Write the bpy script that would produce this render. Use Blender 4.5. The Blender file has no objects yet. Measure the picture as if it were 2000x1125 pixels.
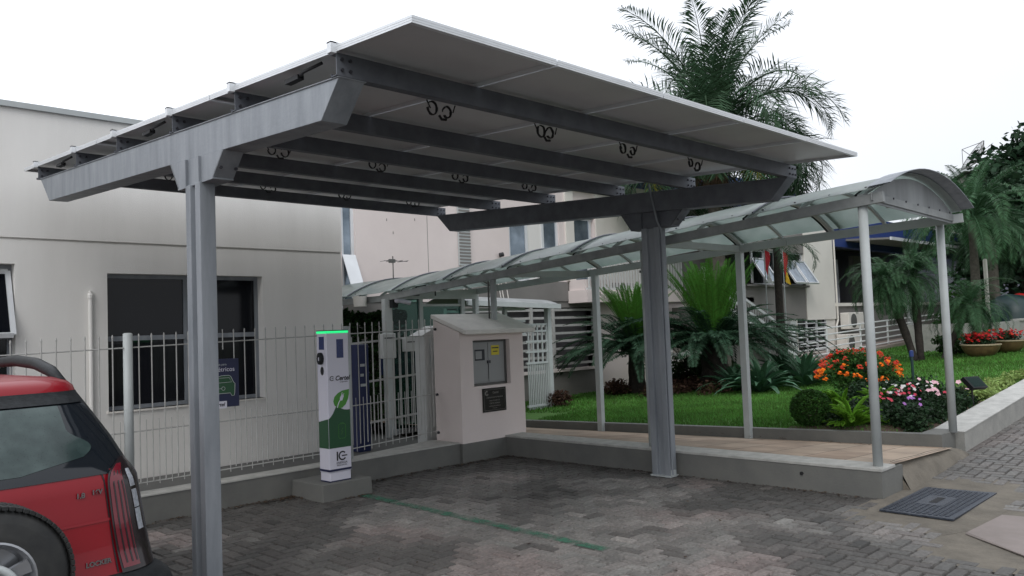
import bpy, bmesh, math, random
from mathutils import Vector, Matrix
sc = bpy.context.scene
R = math.radians
# ---------------- camera (eye 1.62 m above the paving) ----------------
cam_d = bpy.data.cameras.new('camera'); cam = bpy.data.objects.new('camera', cam_d)
sc.collection.objects.link(cam); sc.camera = cam
cam_d.sensor_width = 36.0; cam_d.lens = 1591.94 / 2000 * 36.0
cam_d.clip_start = 0.05; cam_d.clip_end = 3000
yaw, pitch, roll = R(44.933), R(2.9113), R(-2.2079)
f = Vector((math.cos(yaw)*math.cos(pitch), math.sin(yaw)*math.cos(pitch), math.sin(pitch)))
r0 = f.cross(Vector((0, 0, 1))).normalized(); u0 = r0.cross(f)
r_ = r0*math.cos(roll) + u0*math.sin(roll); u_ = -r0*math.sin(roll) + u0*math.cos(roll)
cam.matrix_world = Matrix(((r_.x, u_.x, -f.x, 0), (r_.y, u_.y, -f.y, 0), (r_.z, u_.z, -f.z, 1.62), (0, 0, 0, 1)))
# ---------------- overcast sky ----------------
SUN_EL, SUN_AZ = R(44), R(212)      # azimuth of the direction the light comes from, counted from +X
w = bpy.data.worlds.new('World'); sc.world = w; w.use_nodes = True
nt = w.node_tree; nt.nodes.clear()
def N(nt, t, **k):
    n = nt.nodes.new(t)
    for a, b in k.items():
        if a.startswith('i_'):
            n.inputs[a[2:]].default_value = b
        else: setattr(n, a, b)
    return n
out = N(nt, 'ShaderNodeOutputWorld'); bg = N(nt, 'ShaderNodeBackground'); bg.inputs[1].default_value = 0.1
sky = N(nt, 'ShaderNodeTexSky'); sky.sky_type = 'NISHITA'; sky.sun_disc = False
sky.sun_elevation = SUN_EL; sky.sun_rotation = math.pi/2 - SUN_AZ; sky.air_density = 1.5; sky.dust_density = 3
tc = N(nt, 'ShaderNodeTexCoord'); sep = N(nt, 'ShaderNodeSeparateXYZ'); nt.links.new(tc.outputs['Generated'], sep.inputs[0])
ramp = N(nt, 'ShaderNodeMapRange'); nt.links.new(sep.outputs[2], ramp.inputs[0])
ramp.inputs[1].default_value = 0; ramp.inputs[2].default_value = 1; ramp.inputs[3].default_value = 9.6; ramp.inputs[4].default_value = 14.0
noi = N(nt, 'ShaderNodeTexNoise'); noi.inputs['Scale'].default_value = 2.2; noi.inputs['Detail'].default_value = 5
nt.links.new(tc.outputs['Generated'], noi.inputs['Vector'])
mr = N(nt, 'ShaderNodeMapRange'); nt.links.new(noi.outputs[0], mr.inputs[0]); mr.inputs[1].default_value = .3; mr.inputs[2].default_value = .7; mr.inputs[3].default_value = .98; mr.inputs[4].default_value = 1.08
bias = N(nt, 'ShaderNodeVectorMath', operation='DOT_PRODUCT'); nt.links.new(tc.outputs['Generated'], bias.inputs[0]); bias.inputs[1].default_value = (-.20, .26, 0)   # cloud deck is brighter to one side
badd = N(nt, 'ShaderNodeMath', operation='ADD'); nt.links.new(bias.outputs['Value'], badd.inputs[0]); badd.inputs[1].default_value = 1.0
mul0 = N(nt, 'ShaderNodeMath', operation='MULTIPLY'); nt.links.new(ramp.outputs[0], mul0.inputs[0]); nt.links.new(mr.outputs[0], mul0.inputs[1])
mul = N(nt, 'ShaderNodeMath', operation='MULTIPLY'); nt.links.new(mul0.outputs[0], mul.inputs[0]); nt.links.new(badd.outputs[0], mul.inputs[1])
cloud = N(nt, 'ShaderNodeVectorMath', operation='SCALE'); cloud.inputs[0].default_value = (0.93, 0.965, 1.03); nt.links.new(mul.outputs[0], cloud.inputs['Scale'])
mixs = N(nt, 'ShaderNodeMix', data_type='RGBA'); mixs.inputs[0].default_value = 0.93
nt.links.new(sky.outputs[0], mixs.inputs[6]); nt.links.new(cloud.outputs[0], mixs.inputs[7])
nt.links.new(mixs.outputs[2], bg.inputs[0]); nt.links.new(bg.outputs[0], out.inputs[0])
sd = bpy.data.lights.new('sun', 'SUN'); sd.energy = 0.75; sd.angle = R(25); sd.color = (1.0, 0.97, 0.93)
so = bpy.data.objects.new('sun', sd); sc.collection.objects.link(so)
sdir = Vector((math.cos(SUN_EL)*math.cos(SUN_AZ), math.cos(SUN_EL)*math.sin(SUN_AZ), math.sin(SUN_EL)))
so.rotation_euler = sdir.to_track_quat('Z', 'Y').to_euler()
sc.view_settings.view_transform = 'Standard'; sc.view_settings.look = 'None'
sc.view_settings.exposure = 0.2; sc.view_settings.gamma = 1.0
sc.cycles.max_bounces = 6; sc.cycles.transparent_max_bounces = 12
# ---------------- materials ----------------
def mat(name, col, rough=.7, metal=0.0, var=.0, vscale=4.0, col2=None, bump=0.0, bscale=60.0, island=0.0, trans=0.0, spec=.5, coat=0.0, emit=None, streak=False, alpha=None):
    m = bpy.data.materials.new(name); m.use_nodes = True; t = m.node_tree; b = t.nodes['Principled BSDF']
    b.inputs['Roughness'].default_value = rough; b.inputs['Metallic'].default_value = metal
    b.inputs['Specular IOR Level'].default_value = spec; b.inputs['Coat Weight'].default_value = coat
    c = (*col, 1); b.inputs['Base Color'].default_value = c
    geo = N(t, 'ShaderNodeNewGeometry') if (var or bump or col2) else None
    last = None
    if var or col2:
        n = N(t, 'ShaderNodeTexNoise'); n.inputs['Scale'].default_value = vscale; n.inputs['Detail'].default_value = 6; n.inputs['Roughness'].default_value = .62
        if streak:
            mp = N(t, 'ShaderNodeMapping'); mp.inputs['Scale'].default_value = (1, 1, .15)
            t.links.new(geo.outputs['Position'], mp.inputs[0]); t.links.new(mp.outputs[0], n.inputs['Vector'])
        else: t.links.new(geo.outputs['Position'], n.inputs['Vector'])
        mrr = N(t, 'ShaderNodeMapRange'); t.links.new(n.outputs[0], mrr.inputs[0]); mrr.inputs[1].default_value = .32; mrr.inputs[2].default_value = .68
        mx = N(t, 'ShaderNodeMix', data_type='RGBA'); t.links.new(mrr.outputs[0], mx.inputs[0])
        c2 = col2 if col2 else tuple(x*(1+var) for x in col); c1 = col if col2 else tuple(x*(1-var) for x in col)
        mx.inputs[6].default_value = (*c1, 1); mx.inputs[7].default_value = (*c2, 1); last = mx.outputs[2]
    if island:
        g2 = N(t, 'ShaderNodeNewGeometry'); hs = N(t, 'ShaderNodeHueSaturation')
        m2 = N(t, 'ShaderNodeMapRange'); t.links.new(g2.outputs['Random Per Island'], m2.inputs[0]); m2.inputs[3].default_value = 1-island; m2.inputs[4].default_value = 1+island
        t.links.new(m2.outputs[0], hs.inputs['Value'])
        m3 = N(t, 'ShaderNodeMapRange'); t.links.new(g2.outputs['Random Per Island'], m3.inputs[0]); m3.inputs[3].default_value = .5-.03*island; m3.inputs[4].default_value = .5+.04*island
        t.links.new(m3.outputs[0], hs.inputs['Hue'])
        if last: t.links.new(last, hs.inputs['Color'])
        else: hs.inputs['Color'].default_value = c
        last = hs.outputs[0]
    if last: t.links.new(last, b.inputs['Base Color'])
    if bump:
        n = N(t, 'ShaderNodeTexNoise'); n.inputs['Scale'].default_value = bscale; n.inputs['Detail'].default_value = 4
        t.links.new(geo.outputs['Position'], n.inputs['Vector'])
        bp = N(t, 'ShaderNodeBump'); bp.inputs['Strength'].default_value = bump; bp.inputs['Distance'].default_value = .01
        t.links.new(n.outputs[0], bp.inputs['Height']); t.links.new(bp.outputs[0], b.inputs['Normal'])
    if emit:
        b.inputs['Emission Color'].default_value = (*emit[0], 1); b.inputs['Emission Strength'].default_value = emit[1]
    if trans or alpha is not None:
        o = t.nodes['Material Output']
        if trans:
            tr = N(t, 'ShaderNodeBsdfTranslucent'); tr.inputs[0].default_value = (*[min(1, x*1.3) for x in col], 1)
            if last: t.links.new(last, tr.inputs[0])
        else: tr = N(t, 'ShaderNodeBsdfTransparent'); tr.inputs[0].default_value = (*alpha[1], 1)
        ms = N(t, 'ShaderNodeMixShader'); ms.inputs[0].default_value = trans if trans else alpha[0]
        t.links.new(b.outputs[0], ms.inputs[1]); t.links.new(tr.outputs[0], ms.inputs[2]); t.links.new(ms.outputs[0], o.inputs[0])
    return m
M = {}
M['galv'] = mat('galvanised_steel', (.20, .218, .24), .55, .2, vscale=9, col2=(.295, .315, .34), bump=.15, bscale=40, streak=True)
M['galvdark'] = mat('galvanised_steel_shaded', (.092, .099, .118), .6, .1, vscale=6, col2=(.14, .15, .17))  # darker copy of the steel, shade under the roof put into its colour
M['bolt'] = mat('bolt_steel', (.06, .06, .07), .5, .6)
M['alu'] = mat('aluminium_frame', (.72, .74, .76), .4, .25, var=.05)
M['back'] = mat('panel_backsheet', (.63, .63, .63), .42, 0, vscale=1.2, col2=(.53, .53, .535))
M['cell'] = mat('solar_glass', (.01, .015, .04), .08, 0)
M['black'] = mat('black_rubber', (.012, .012, .014), .6)
M['beige'] = mat('beige_plaster', (.68, .665, .635), .85, 0, vscale=1.4, col2=(.79, .775, .745), bump=.25, bscale=90, streak=True)
M['pink'] = mat('pinkish_plaster', (.75, .67, .645), .85, 0, vscale=.9, col2=(.69, .61, .585), bump=.2, bscale=70)
M['cream'] = mat('cream_plaster', (.72, .69, .64), .85, 0, var=.05, vscale=.8)
M['rooflight'] = mat('pale_cement_cap', (.72, .70, .66), .85, 0, var=.08, vscale=6)
M['greywall'] = mat('grey_plaster', (.20, .19, .18), .85, 0, var=.08, vscale=1.2)
M['wallbase'] = mat('painted_concrete', (.125, .127, .12), .8, 0, vscale=2.5, col2=(.165, .165, .152), bump=.3, bscale=50)
M['conc'] = mat('light_concrete', (.25, .25, .235), .8, 0, vscale=5, col2=(.34, .335, .31), bump=.35, bscale=60)
M['conctop'] = mat('washed_concrete', (.33, .33, .31), .75, 0, vscale=8, col2=(.47, .465, .44), bump=.3, bscale=70)
M['brightwhite'] = mat('bright_white_paint', (.78, .79, .80), .4)
M['white'] = mat('white_paint', (.54, .55, .54), .45, 0, var=.05, vscale=6)
M['whitegrey'] = mat('light_grey_paint', (.44, .47, .47), .5, 0, var=.06, vscale=5)
M['fencepaint'] = mat('fence_white_paint', (.40, .40, .385), .5, 0, var=.12, vscale=12)
M['glassdark'] = mat('dark_window_glass', (.006, .007, .010), .06, 0, spec=.28)
M['glassgreen'] = mat('green_tinted_glass', (.02, .05, .045), .04, 0, spec=.6, alpha=(.74, (.50, .72, .66)))
M['glasssky'] = mat('sky_coloured_glass', (.30, .36, .42), .08, .55, vscale=1.6, col2=(.10, .13, .16))  # mottled blue-grey colour paints a sky reflection into the panes
M['poly'] = mat('polycarbonate_sheet', (.46, .52, .50), .22, 0, vscale=3, col2=(.58, .63, .61), trans=.6, spec=.8)
M['bluedark'] = mat('dark_blue_paint', (.010, .018, .075), .45, 0, var=.2, vscale=6)
M['fascia'] = mat('galvanised_fascia', (.22, .235, .235), .55, .15, vscale=5, col2=(.32, .335, .335))
M['blue'] = mat('blue_paint', (.018, .042, .17), .5, 0, var=.08, vscale=3)
M['navy'] = mat('navy_print', (.008, .012, .055), .4)
M['navyscreen'] = mat('blue_screen_print', (.02, .035, .14), .3, 0, var=.4, vscale=60)
M['green'] = mat('dark_green_print', (.012, .075, .028), .35)
M['leafgreen'] = mat('bright_green_print', (.06, .26, .03), .35)
M['purewhite'] = mat('white_enamel', (.66, .65, .74), .3, coat=.3)
M['ink'] = mat('black_ink', (.01, .01, .015), .5)
M['greenled'] = mat('green_led', (.05, .5, .2), .4, emit=((.01, .80, .22), .9))
M['red'] = mat('red_car_paint', (.24, .003, .010), .4, 0, var=.05, coat=.35, spec=.3)
M['carblack'] = mat('black_car_plastic', (.018, .020, .022), .45, 0, var=.3, vscale=30, bump=.2, bscale=120, spec=.2)
M['tyre'] = mat('tyre_rubber', (.016, .017, .018), .75, 0, vscale=9, col2=(.035, .035, .033))
M['chrome'] = mat('chrome', (.38, .36, .37), .25, 1)
M['alloy'] = mat('alloy_wheel', (.42, .43, .45), .3, .8)
M['lightred'] = mat('tail_light_red', (.15, .008, .018), .2, 0, coat=.6)
M['lightdark'] = mat('tail_light_smoked', (.018, .012, .014), .2, coat=.15)
M['lightclear'] = mat('tail_light_clear', (.40, .42, .46), .12, 0, var=.3, vscale=60, coat=.6)
M['bark'] = mat('dark_bark', (.030, .024, .020), .95, 0, var=.45, vscale=14, bump=1, bscale=30)
M['palmbark'] = mat('palm_bark', (.10, .09, .075), .95, 0, var=.3, vscale=9, bump=.8, bscale=20)
M['cycad'] = mat('cycad_leaf_dark', (.022, .052, .027), .5, 0, spec=.12, island=.5, trans=.12)
M['cycadnew'] = mat('cycad_leaf_new', (.055, .155, .022), .45, 0, spec=.12, island=.3, trans=.3)
M['palm'] = mat('palm_leaf', (.044, .088, .044), .5, 0, spec=.12, island=.5, trans=.2)
M['palmyellow'] = mat('palm_leaf_yellowed', (.26, .24, .045), .6, 0, spec=.12, island=.3, trans=.25)
M['dead'] = mat('dead_frond', (.17, .105, .07), .9, 0, island=.4)
M['pygmy'] = mat('pygmy_palm_leaf', (.045, .105, .045), .45, 0, spec=.12, island=.5, trans=.2)
M['agave'] = mat('agave_leaf', (.050, .125, .066), .45, 0, island=.45, trans=.08)
M['hedge'] = mat('hedge_leaf', (.030, .062, .020), .6, 0, spec=.12, island=.6, trans=.12)
M['treeleaf'] = mat('tree_leaf', (.020, .046, .022), .6, 0, spec=.12, island=.6, trans=.12)
M['bushleaf'] = mat('bush_leaf', (.035, .085, .018), .6, 0, spec=.12, island=.5, trans=.2)
M['darkleaf'] = mat('impatiens_leaf', (.022, .045, .020), .5, 0, spec=.12, island=.5, trans=.12)
M['redleaf'] = mat('reddish_leaf', (.055, .030, .022), .6, 0, spec=.12, island=.5, trans=.1)
M['fern'] = mat('fern_leaf', (.20, .40, .045), .5, 0, spec=.12, island=.35, trans=.3)
M['ginger'] = mat('pale_ground_cover_leaf', (.24, .32, .10), .5, 0, spec=.12, island=.4, trans=.25)
M['grass'] = mat('grass_blade', (.090, .205, .040), .55, 0, var=.28, vscale=.9, spec=.12, island=.5, trans=.3)
M['forange'] = mat('orange_petal', (.78, .15, .010), .5, 0, spec=.12, island=.35, trans=.2)
M['fcoral'] = mat('coral_petal', (.52, .045, .022), .5, 0, spec=.12, island=.3, trans=.2)
M['fyellow'] = mat('yellow_petal', (.75, .30, .01), .5, 0, spec=.12, island=.3, trans=.2)
M['fred'] = mat('red_petal', (.42, .012, .022), .5, 0, spec=.12, island=.4, trans=.2)
M['fpink'] = mat('pink_petal', (.68, .08, .13), .5, 0, spec=.12, island=.2, trans=.2)
M['fpale'] = mat('pale_pink_petal', (.80, .50, .56), .5, 0, spec=.12, island=.15, trans=.2)
M['fwhite'] = mat('white_petal', (.80, .78, .76), .5, trans=.2)
M['fviolet'] = mat('violet_petal', (.50, .20, .62), .5, trans=.2)
M['terracotta'] = mat('glazed_bowl_clay', (.10, .055, .032), .4, 0, vscale=9, col2=(.17, .11, .05))
M['rim'] = mat('pale_bowl_rim', (.34, .28, .18), .5)
M['soil'] = mat('mulch_soil', (.045, .028, .020), .95, 0, vscale=25, col2=(.10, .06, .045), bump=1, bscale=40)
M['leaflitter'] = mat('fallen_leaf', (.055, .032, .02), .8, 0, island=.6)
M['greenpaint'] = mat('worn_green_line', (.055, .19, .12), .8, 0)
M['brass'] = mat('black_granite', (.012, .011, .010), .25, 0, var=.4, vscale=40)
M['gold'] = mat('etched_text', (.22, .21, .19), .5)
M['cab'] = mat('grey_cabinet', (.27, .28, .28), .45, 0, var=.05)
M['yellow'] = mat('yellow_sticker', (.60, .50, .02), .5)
M['iron'] = mat('manhole_iron', (.055, .065, .085), .45, .5, var=.35, vscale=30, bump=.6, bscale=60)
M['darkgreen'] = mat('dark_green_metal', (.010, .035, .035), .4)
M['rooftile'] = mat('roof_grey', (.25, .25, .25), .8, 0, var=.1)
M['mesh'] = mat('dish_mesh', (.30, .29, .28), .6, 0, alpha=(.6, (1, 1, 1)))
M['flagr'] = mat('red_cloth', (.50, .02, .03), .8); M['flagy'] = mat('yellow_cloth', (.65, .42, .03), .8)
M['flagg'] = mat('green_cloth', (.02, .12, .06), .8); M['flagw'] = mat('white_cloth', (.6, .6, .6), .8)
M['interior'] = mat('dark_interior', (.010, .012, .020), .5)
M['tan'] = mat('sand_mortar', (.125, .112, .092), .95, 0, vscale=4, col2=(.20, .178, .145), bump=.8, bscale=40)
M['pinkslab'] = mat('pinkish_concrete_slab', (.22, .19, .175), .85, 0, vscale=3, col2=(.28, .24, .225), bump=.2, bscale=60)
M['floor'] = mat('grey_floor', (.10, .10, .095), .8, 0, var=.15, vscale=2)
# car rear glass : misted at the middle, dark toward the edge
def tweak_alpha_line():
    m = M['greenpaint']; t = m.node_tree; b = t.nodes['Principled BSDF']; o = t.nodes['Material Output']
    g = N(t, 'ShaderNodeNewGeometry'); n = N(t, 'ShaderNodeTexNoise'); n.inputs['Scale'].default_value = 7; n.inputs['Detail'].default_value = 8; n.inputs['Roughness'].default_value = .75
    t.links.new(g.outputs['Position'], n.inputs['Vector'])
    mm = N(t, 'ShaderNodeMapRange'); t.links.new(n.outputs[0], mm.inputs[0]); mm.inputs[1].default_value = .40; mm.inputs[2].default_value = .58; mm.inputs[3].default_value = .12; mm.inputs[4].default_value = .85
    tr = N(t, 'ShaderNodeBsdfTransparent'); ms = N(t, 'ShaderNodeMixShader')
    t.links.new(mm.outputs[0], ms.inputs[0]); t.links.new(b.outputs[0], ms.inputs[1]); t.links.new(tr.outputs[0], ms.inputs[2]); t.links.new(ms.outputs[0], o.inputs[0])
tweak_alpha_line()
# ---------------- mesh collector ----------------
class MB:
    def __init__(s): s.v = []; s.f = []; s.m = []
    def add(s, vs, fs, mi=0):
        o = len(s.v); s.v += [tuple(p) for p in vs]; s.f += [tuple(i+o for i in q) for q in fs]; s.m += [mi]*len(fs); return s
    def box(s, x0, x1, y0, y1, z0, z1, mi=0):
        return s.add([(x0,y0,z0),(x1,y0,z0),(x1,y1,z0),(x0,y1,z0),(x0,y0,z1),(x1,y0,z1),(x1,y1,z1),(x0,y1,z1)],
              [(0,3,2,1),(4,5,6,7),(0,1,5,4),(1,2,6,5),(2,3,7,6),(3,0,4,7)], mi)
    def hexa(s, b, t, mi=0):      # bottom quad, top quad
        return s.add(list(b)+list(t), [(3,2,1,0),(4,5,6,7),(0,1,5,4),(1,2,6,5),(2,3,7,6),(3,0,4,7)], mi)
    def bar(s, a, b, w, h=None, mi=0, up=(0,0,1)):
        a = Vector(a); b = Vector(b); h = h or w; d = (b-a).normalized(); upv = Vector(up)
        if abs(d.dot(upv)) > .98: upv = Vector((0,1,0))
        sd_ = d.cross(upv).normalized()*(w/2); uu = sd_.cross(d).normalized()*(h/2)
        q = [a-sd_-uu, a+sd_-uu, a+sd_+uu, a-sd_+uu]; p = [b-sd_-uu, b+sd_-uu, b+sd_+uu, b-sd_+uu]
        return s.add(q+p, [(0,1,2,3)[::-1],(4,5,6,7),(0,1,5,4),(1,2,6,5),(2,3,7,6),(3,0,4,7)], mi)
    def tube(s, pts, r, n=8, mi=0, cap=True):
        pts = [Vector(p) for p in pts]; rs = r if isinstance(r, (list, tuple)) else [r]*len(pts); vs = []; ref = None
        for i, p in enumerate(pts):
            d = (pts[min(i+1, len(pts)-1)] - pts[max(i-1, 0)]).normalized()
            if ref is None: ref = Vector((0,0,1)) if abs(d.z) < .9 else Vector((1,0,0))
            a = (ref - d*ref.dot(d)).normalized(); ref = a; b = d.cross(a)
            vs += [p + (a*math.cos(2*math.pi*k/n) + b*math.sin(2*math.pi*k/n))*rs[i] for k in range(n)]
        fs = [(i*n+k, i*n+(k+1)%n, (i+1)*n+(k+1)%n, (i+1)*n+k) for i in range(len(pts)-1) for k in range(n)]
        if cap: fs += [tuple(range(n))[::-1], tuple((len(pts)-1)*n+k for k in range(n))]
        return s.add(vs, fs, mi)
    def prism(s, poly, a, b, axis='y', mi=0):      # poly of 2D points, extruded from a to b
        def P(q, t): return {'y': (q[0], t, q[1]), 'x': (t, q[0], q[1]), 'z': (q[0], q[1], t)}[axis]
        n = len(poly); vs = [P(q, a) for q in poly] + [P(q, b) for q in poly]
        return s.add(vs, [tuple(range(n)), tuple(range(2*n-1, n-1, -1))] + [(k, k+n, (k+1) % n + n, (k+1) % n) for k in range(n)], mi)
    def lathe(s, prof, c=(0,0,0), n=24, mi=0, axis='z'):
        vs = []
        for (r, z) in prof:
            for k in range(n):
                a = 2*math.pi*k/n; x, y = r*math.cos(a), r*math.sin(a)
                vs.append({'z': (c[0]+x, c[1]+y, c[2]+z), 'y': (c[0]+x, c[1]+z, c[2]+y), 'x': (c[0]+z, c[1]+x, c[2]+y)}[axis])
        fs = [(i*n+k, i*n+(k+1)%n, (i+1)*n+(k+1)%n, (i+1)*n+k) for i in range(len(prof)-1) for k in range(n)]
        return s.add(vs, fs, mi)
    def build(s, name, mats, parent=None, at=None, smooth=False, bevel=0):
        me = bpy.data.meshes.new(name); me.from_pydata(s.v, [], s.f)
        mats = mats if isinstance(mats, (list, tuple)) else [mats]
        for m_ in mats: me.materials.append(M[m_] if isinstance(m_, str) else m_)
        if len(mats) > 1: me.polygons.foreach_set('material_index', s.m)
        if smooth: me.polygons.foreach_set('use_smooth', [True]*len(me.polygons))
        me.update(); o = bpy.data.objects.new(name, me); sc.collection.objects.link(o)
        if smooth != 'nofix' and len(s.f) < 20000:
            bm = bmesh.new(); bm.from_mesh(me); bmesh.ops.recalc_face_normals(bm, faces=bm.faces); bm.to_mesh(me); bm.free()
        if parent is not None:
            o.parent = parent
            if parent.type == 'EMPTY': o.location = -parent.location if at is None else at
        if bevel:
            bv = o.modifiers.new('bevel', 'BEVEL'); bv.width = bevel; bv.segments = 2; bv.limit_method = 'ANGLE'
        if smooth is True:
            try:
                me.shade_smooth()
            except Exception: pass
        return o
def tag(o, label, cat, group=None, kind=None):
    if label: o['label'] = label
    if cat: o['category'] = cat
    if group: o['group'] = group
    if kind: o['kind'] = kind
    return o
def thing(name, label, cat, loc=(0,0,0), group=None):
    o = bpy.data.objects.new(name, None); sc.collection.objects.link(o); o.location = loc; o.empty_display_size = .2
    bpy.context.view_layer.update()
    return tag(o, label, cat, group)
def copy_tree(o, parent=None):
    c = o.copy(); sc.collection.objects.link(c); c.parent = parent
    for ch in [k for k in sc.objects if k.parent == o]: copy_tree(ch, c)
    return c
def text_mesh(name, s, size, loc, rot, m, parent, depth=.001, shear=0.0, align='CENTER', bold=0.0):
    cu = bpy.data.curves.new(name, 'FONT'); cu.body = s; cu.size = size; cu.align_x = align; cu.align_y = 'CENTER'; cu.extrude = depth; cu.shear = shear; cu.offset = bold
    t = bpy.data.objects.new(name+'_src', cu); sc.collection.objects.link(t)
    bpy.context.view_layer.update(); dg = bpy.context.evaluated_depsgraph_get()
    me = bpy.data.meshes.new_from_object(t.evaluated_get(dg)); bpy.data.objects.remove(t)
    me.name = name; me.materials.clear(); me.materials.append(M[m])
    mt = Matrix.Translation(Vector(loc)) @ rot; me.transform(mt)
    o = bpy.data.objects.new(name, me); sc.collection.objects.link(o); o.parent = parent
    if parent is not None and parent.type == 'EMPTY': o.location = -parent.location
    return o
ROT_MY = Matrix.Rotation(R(90), 4, 'X')                       # reads from -Y
ROT_MX = Matrix.Rotation(R(-90), 4, 'Z') @ Matrix.Rotation(R(90), 4, 'X')  # reads from -X
rnd = random.Random(7)
# ================= GROUND =================
def lawn_z(x, y):
    return -.07*max(0, 1-abs(x-9.5)/.7) - .11*max(0, 1-abs(y-3.2)/.6)*max(0, min(1, (12.5-x)/1.5)) + 0.43502 + 0.0038628*x - 0.0403276*y + 0.00043296*x*x - 0.00033449*x*y
def street_z(x): return 0.0 if x < 8.2 else 0.055*(x-8.2)
g = MB(); g.add([(-1500,-1500,-.06),(1500,-1500,-.06),(1500,1500,-.06),(-1500,1500,-.06)], [(0,1,2,3)])
tag(g.build('ground', mat('distant_ground', (.10,.11,.08), .9)), 'plain ground stretching away beyond the site', None, kind='structure')
# joint bed under the pavers
b = MB()
b.add([(-8,-10,-.017),(8.2,-10,-.017),(8.2,7.7,-.017),(-8,7.7,-.017)], [(0,1,2,3)])
b.add([(8.2,-10,-.017),(40,-10,street_z(40)-.017),(40,2.95,street_z(40)-.017),(8.2,2.95,-.017)], [(0,1,2,3)])
tag(b.build('paving_bed', mat('joint_sand', (.035,.033,.030), .95, 0, var=.4, vscale=15)), 'dark joint bed under the paver yard', None, kind='structure')
# herringbone pavers, one brick at a time in one sheet, tint per brick
from mathutils import noise
SLAB = [(6.10,1.30),(6.03,2.02),(6.62,2.08),(7.3,1.86),(7.3,1.30)]
MAN = (6.72, 8.42, 2.08, 2.86)
def in_hole(x, y):
    if MAN[0]+.02 < x < MAN[1]-.05 and MAN[2] < y < MAN[3]: return True
    if (abs((x-7.58)/.96)**5 + abs((y-2.44)/.42)**5) < 1 and x < 8.6: return True
    if (abs((x-6.72)/.86)**4 + abs((y-1.68)/.44)**4) < 1: return True
    if x > 7.5 and y > (2.84 if x < 9.85 else 2.97): return True
    return False
bv = []; bf = []; bcol = []
S = .105
prg = random.Random(3)
for i in range(-20, 190):
    for j in range(-30, 74):
        k = (i-j) % 4
        if k == 0: x0, x1, y0, y1 = i*S, (i+2)*S, j*S, (j+1)*S
        elif k == 3: x0, x1, y0, y1 = i*S, (i+1)*S, j*S, (j+2)*S
        else: continue
        cx, cy = (x0+x1)/2, (y0+y1)/2
        if in_hole(cx, cy) or cy > 7.66: continue
        if cx > 16 or cx < -2: continue
        if (cx+cy) < 2.0: continue
        gp = .0045 + prg.random()*.003; z = street_z(cx) + prg.uniform(-.002, .002); tx, ty = prg.uniform(-.006, .006), prg.uniform(-.006, .006)
        x0 += gp; x1 -= gp; y0 += gp; y1 -= gp; c = .007; o = len(bv)
        sl = .055 if cx > 8.2 else 0
        def zz(x, y, dz=0): return z + (x-cx)*(tx+sl) + (y-cy)*ty + dz
        bv += [(x0,y0,zz(x0,y0,-.020)),(x1,y0,zz(x1,y0,-.020)),(x1,y1,zz(x1,y1,-.020)),(x0,y1,zz(x0,y1,-.020)),
               (x0+c,y0+c,zz(x0,y0)),(x1-c,y0+c,zz(x1,y0)),(x1-c,y1-c,zz(x1,y1)),(x0+c,y1-c,zz(x0,y1))]
        bf += [(o+4,o+5,o+6,o+7),(o,o+1,o+5,o+4),(o+1,o+2,o+6,o+5),(o+2,o+3,o+7,o+6),(o+3,o,o+4,o+7)]
        # wear: drier light bricks in patches, damp dark ones elsewhere, darker towards the walls, some reddish
        n1 = noise.noise(Vector((cx*.55+3.1, cy*.75+1.7, 0))) + .45*noise.noise(Vector((cx*1.7, cy*1.9, 5)))
        cl = math.exp(-(((cx-5.1)/1.5)**2 + ((cy-4.2)/1.35)**2)) - .75*math.exp(-(((cx-3.6)/.55)**2 + ((cy-6.2)/.9)**2)) + .5*math.exp(-(((cx-3.0)/.8)**2 + ((cy-5.6)/.8)**2))
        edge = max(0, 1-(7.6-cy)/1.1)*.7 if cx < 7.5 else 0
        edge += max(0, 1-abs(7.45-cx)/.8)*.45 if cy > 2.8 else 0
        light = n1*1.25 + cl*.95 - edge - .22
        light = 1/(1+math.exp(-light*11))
        v = .078 + .118*light; 
        if prg.random() < .06: v *= .62
        if prg.random() < .03: v *= 1.3
        v *= prg.uniform(.84, 1.16)
        rd = noise.noise(Vector((cx*.9+9, cy*.9, 2)))
        redd = 1 + max(0, min(1, (rd-.12)*4))*.13*light + (.05*prg.random())
        if cx > 8.6 and noise.noise(Vector((cx*.7, cy*1.1, 8))) > .1: redd += .07
        if cx > 8.2: v = .125*prg.uniform(.85, 1.2)
        if cy < 2.4 and cx < 8.2: v = .75*v + .03
        bcol += [(v*redd, v*.965, v*.90, 1)]*8
me = bpy.data.meshes.new('paving'); me.from_pydata(bv, [], bf); me.update()
ca = me.color_attributes.new('tint', 'FLOAT_COLOR', 'POINT'); ca.data.foreach_set('color', [c for q in bcol for c in q])
pm = bpy.data.materials.new('concrete_paver'); pm.use_nodes = True; t = pm.node_tree; pb = t.nodes['Principled BSDF']
at = N(t, 'ShaderNodeAttribute'); at.attribute_name = 'tint'; geo = N(t, 'ShaderNodeNewGeometry')
n = N(t, 'ShaderNodeTexNoise'); n.inputs['Scale'].default_value = 38; n.inputs['Detail'].default_value = 6; t.links.new(geo.outputs['Position'], n.inputs['Vector'])
mr_ = N(t, 'ShaderNodeMapRange'); t.links.new(n.outputs[0], mr_.inputs[0]); mr_.inputs[1].default_value = .3; mr_.inputs[2].default_value = .7; mr_.inputs[3].default_value = .68; mr_.inputs[4].default_value = 1.3
n2 = N(t, 'ShaderNodeTexNoise'); n2.inputs['Scale'].default_value = 3.1; n2.inputs['Detail'].default_value = 7; n2.inputs['Roughness'].default_value = .7; t.links.new(geo.outputs['Position'], n2.inputs['Vector'])
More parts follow.
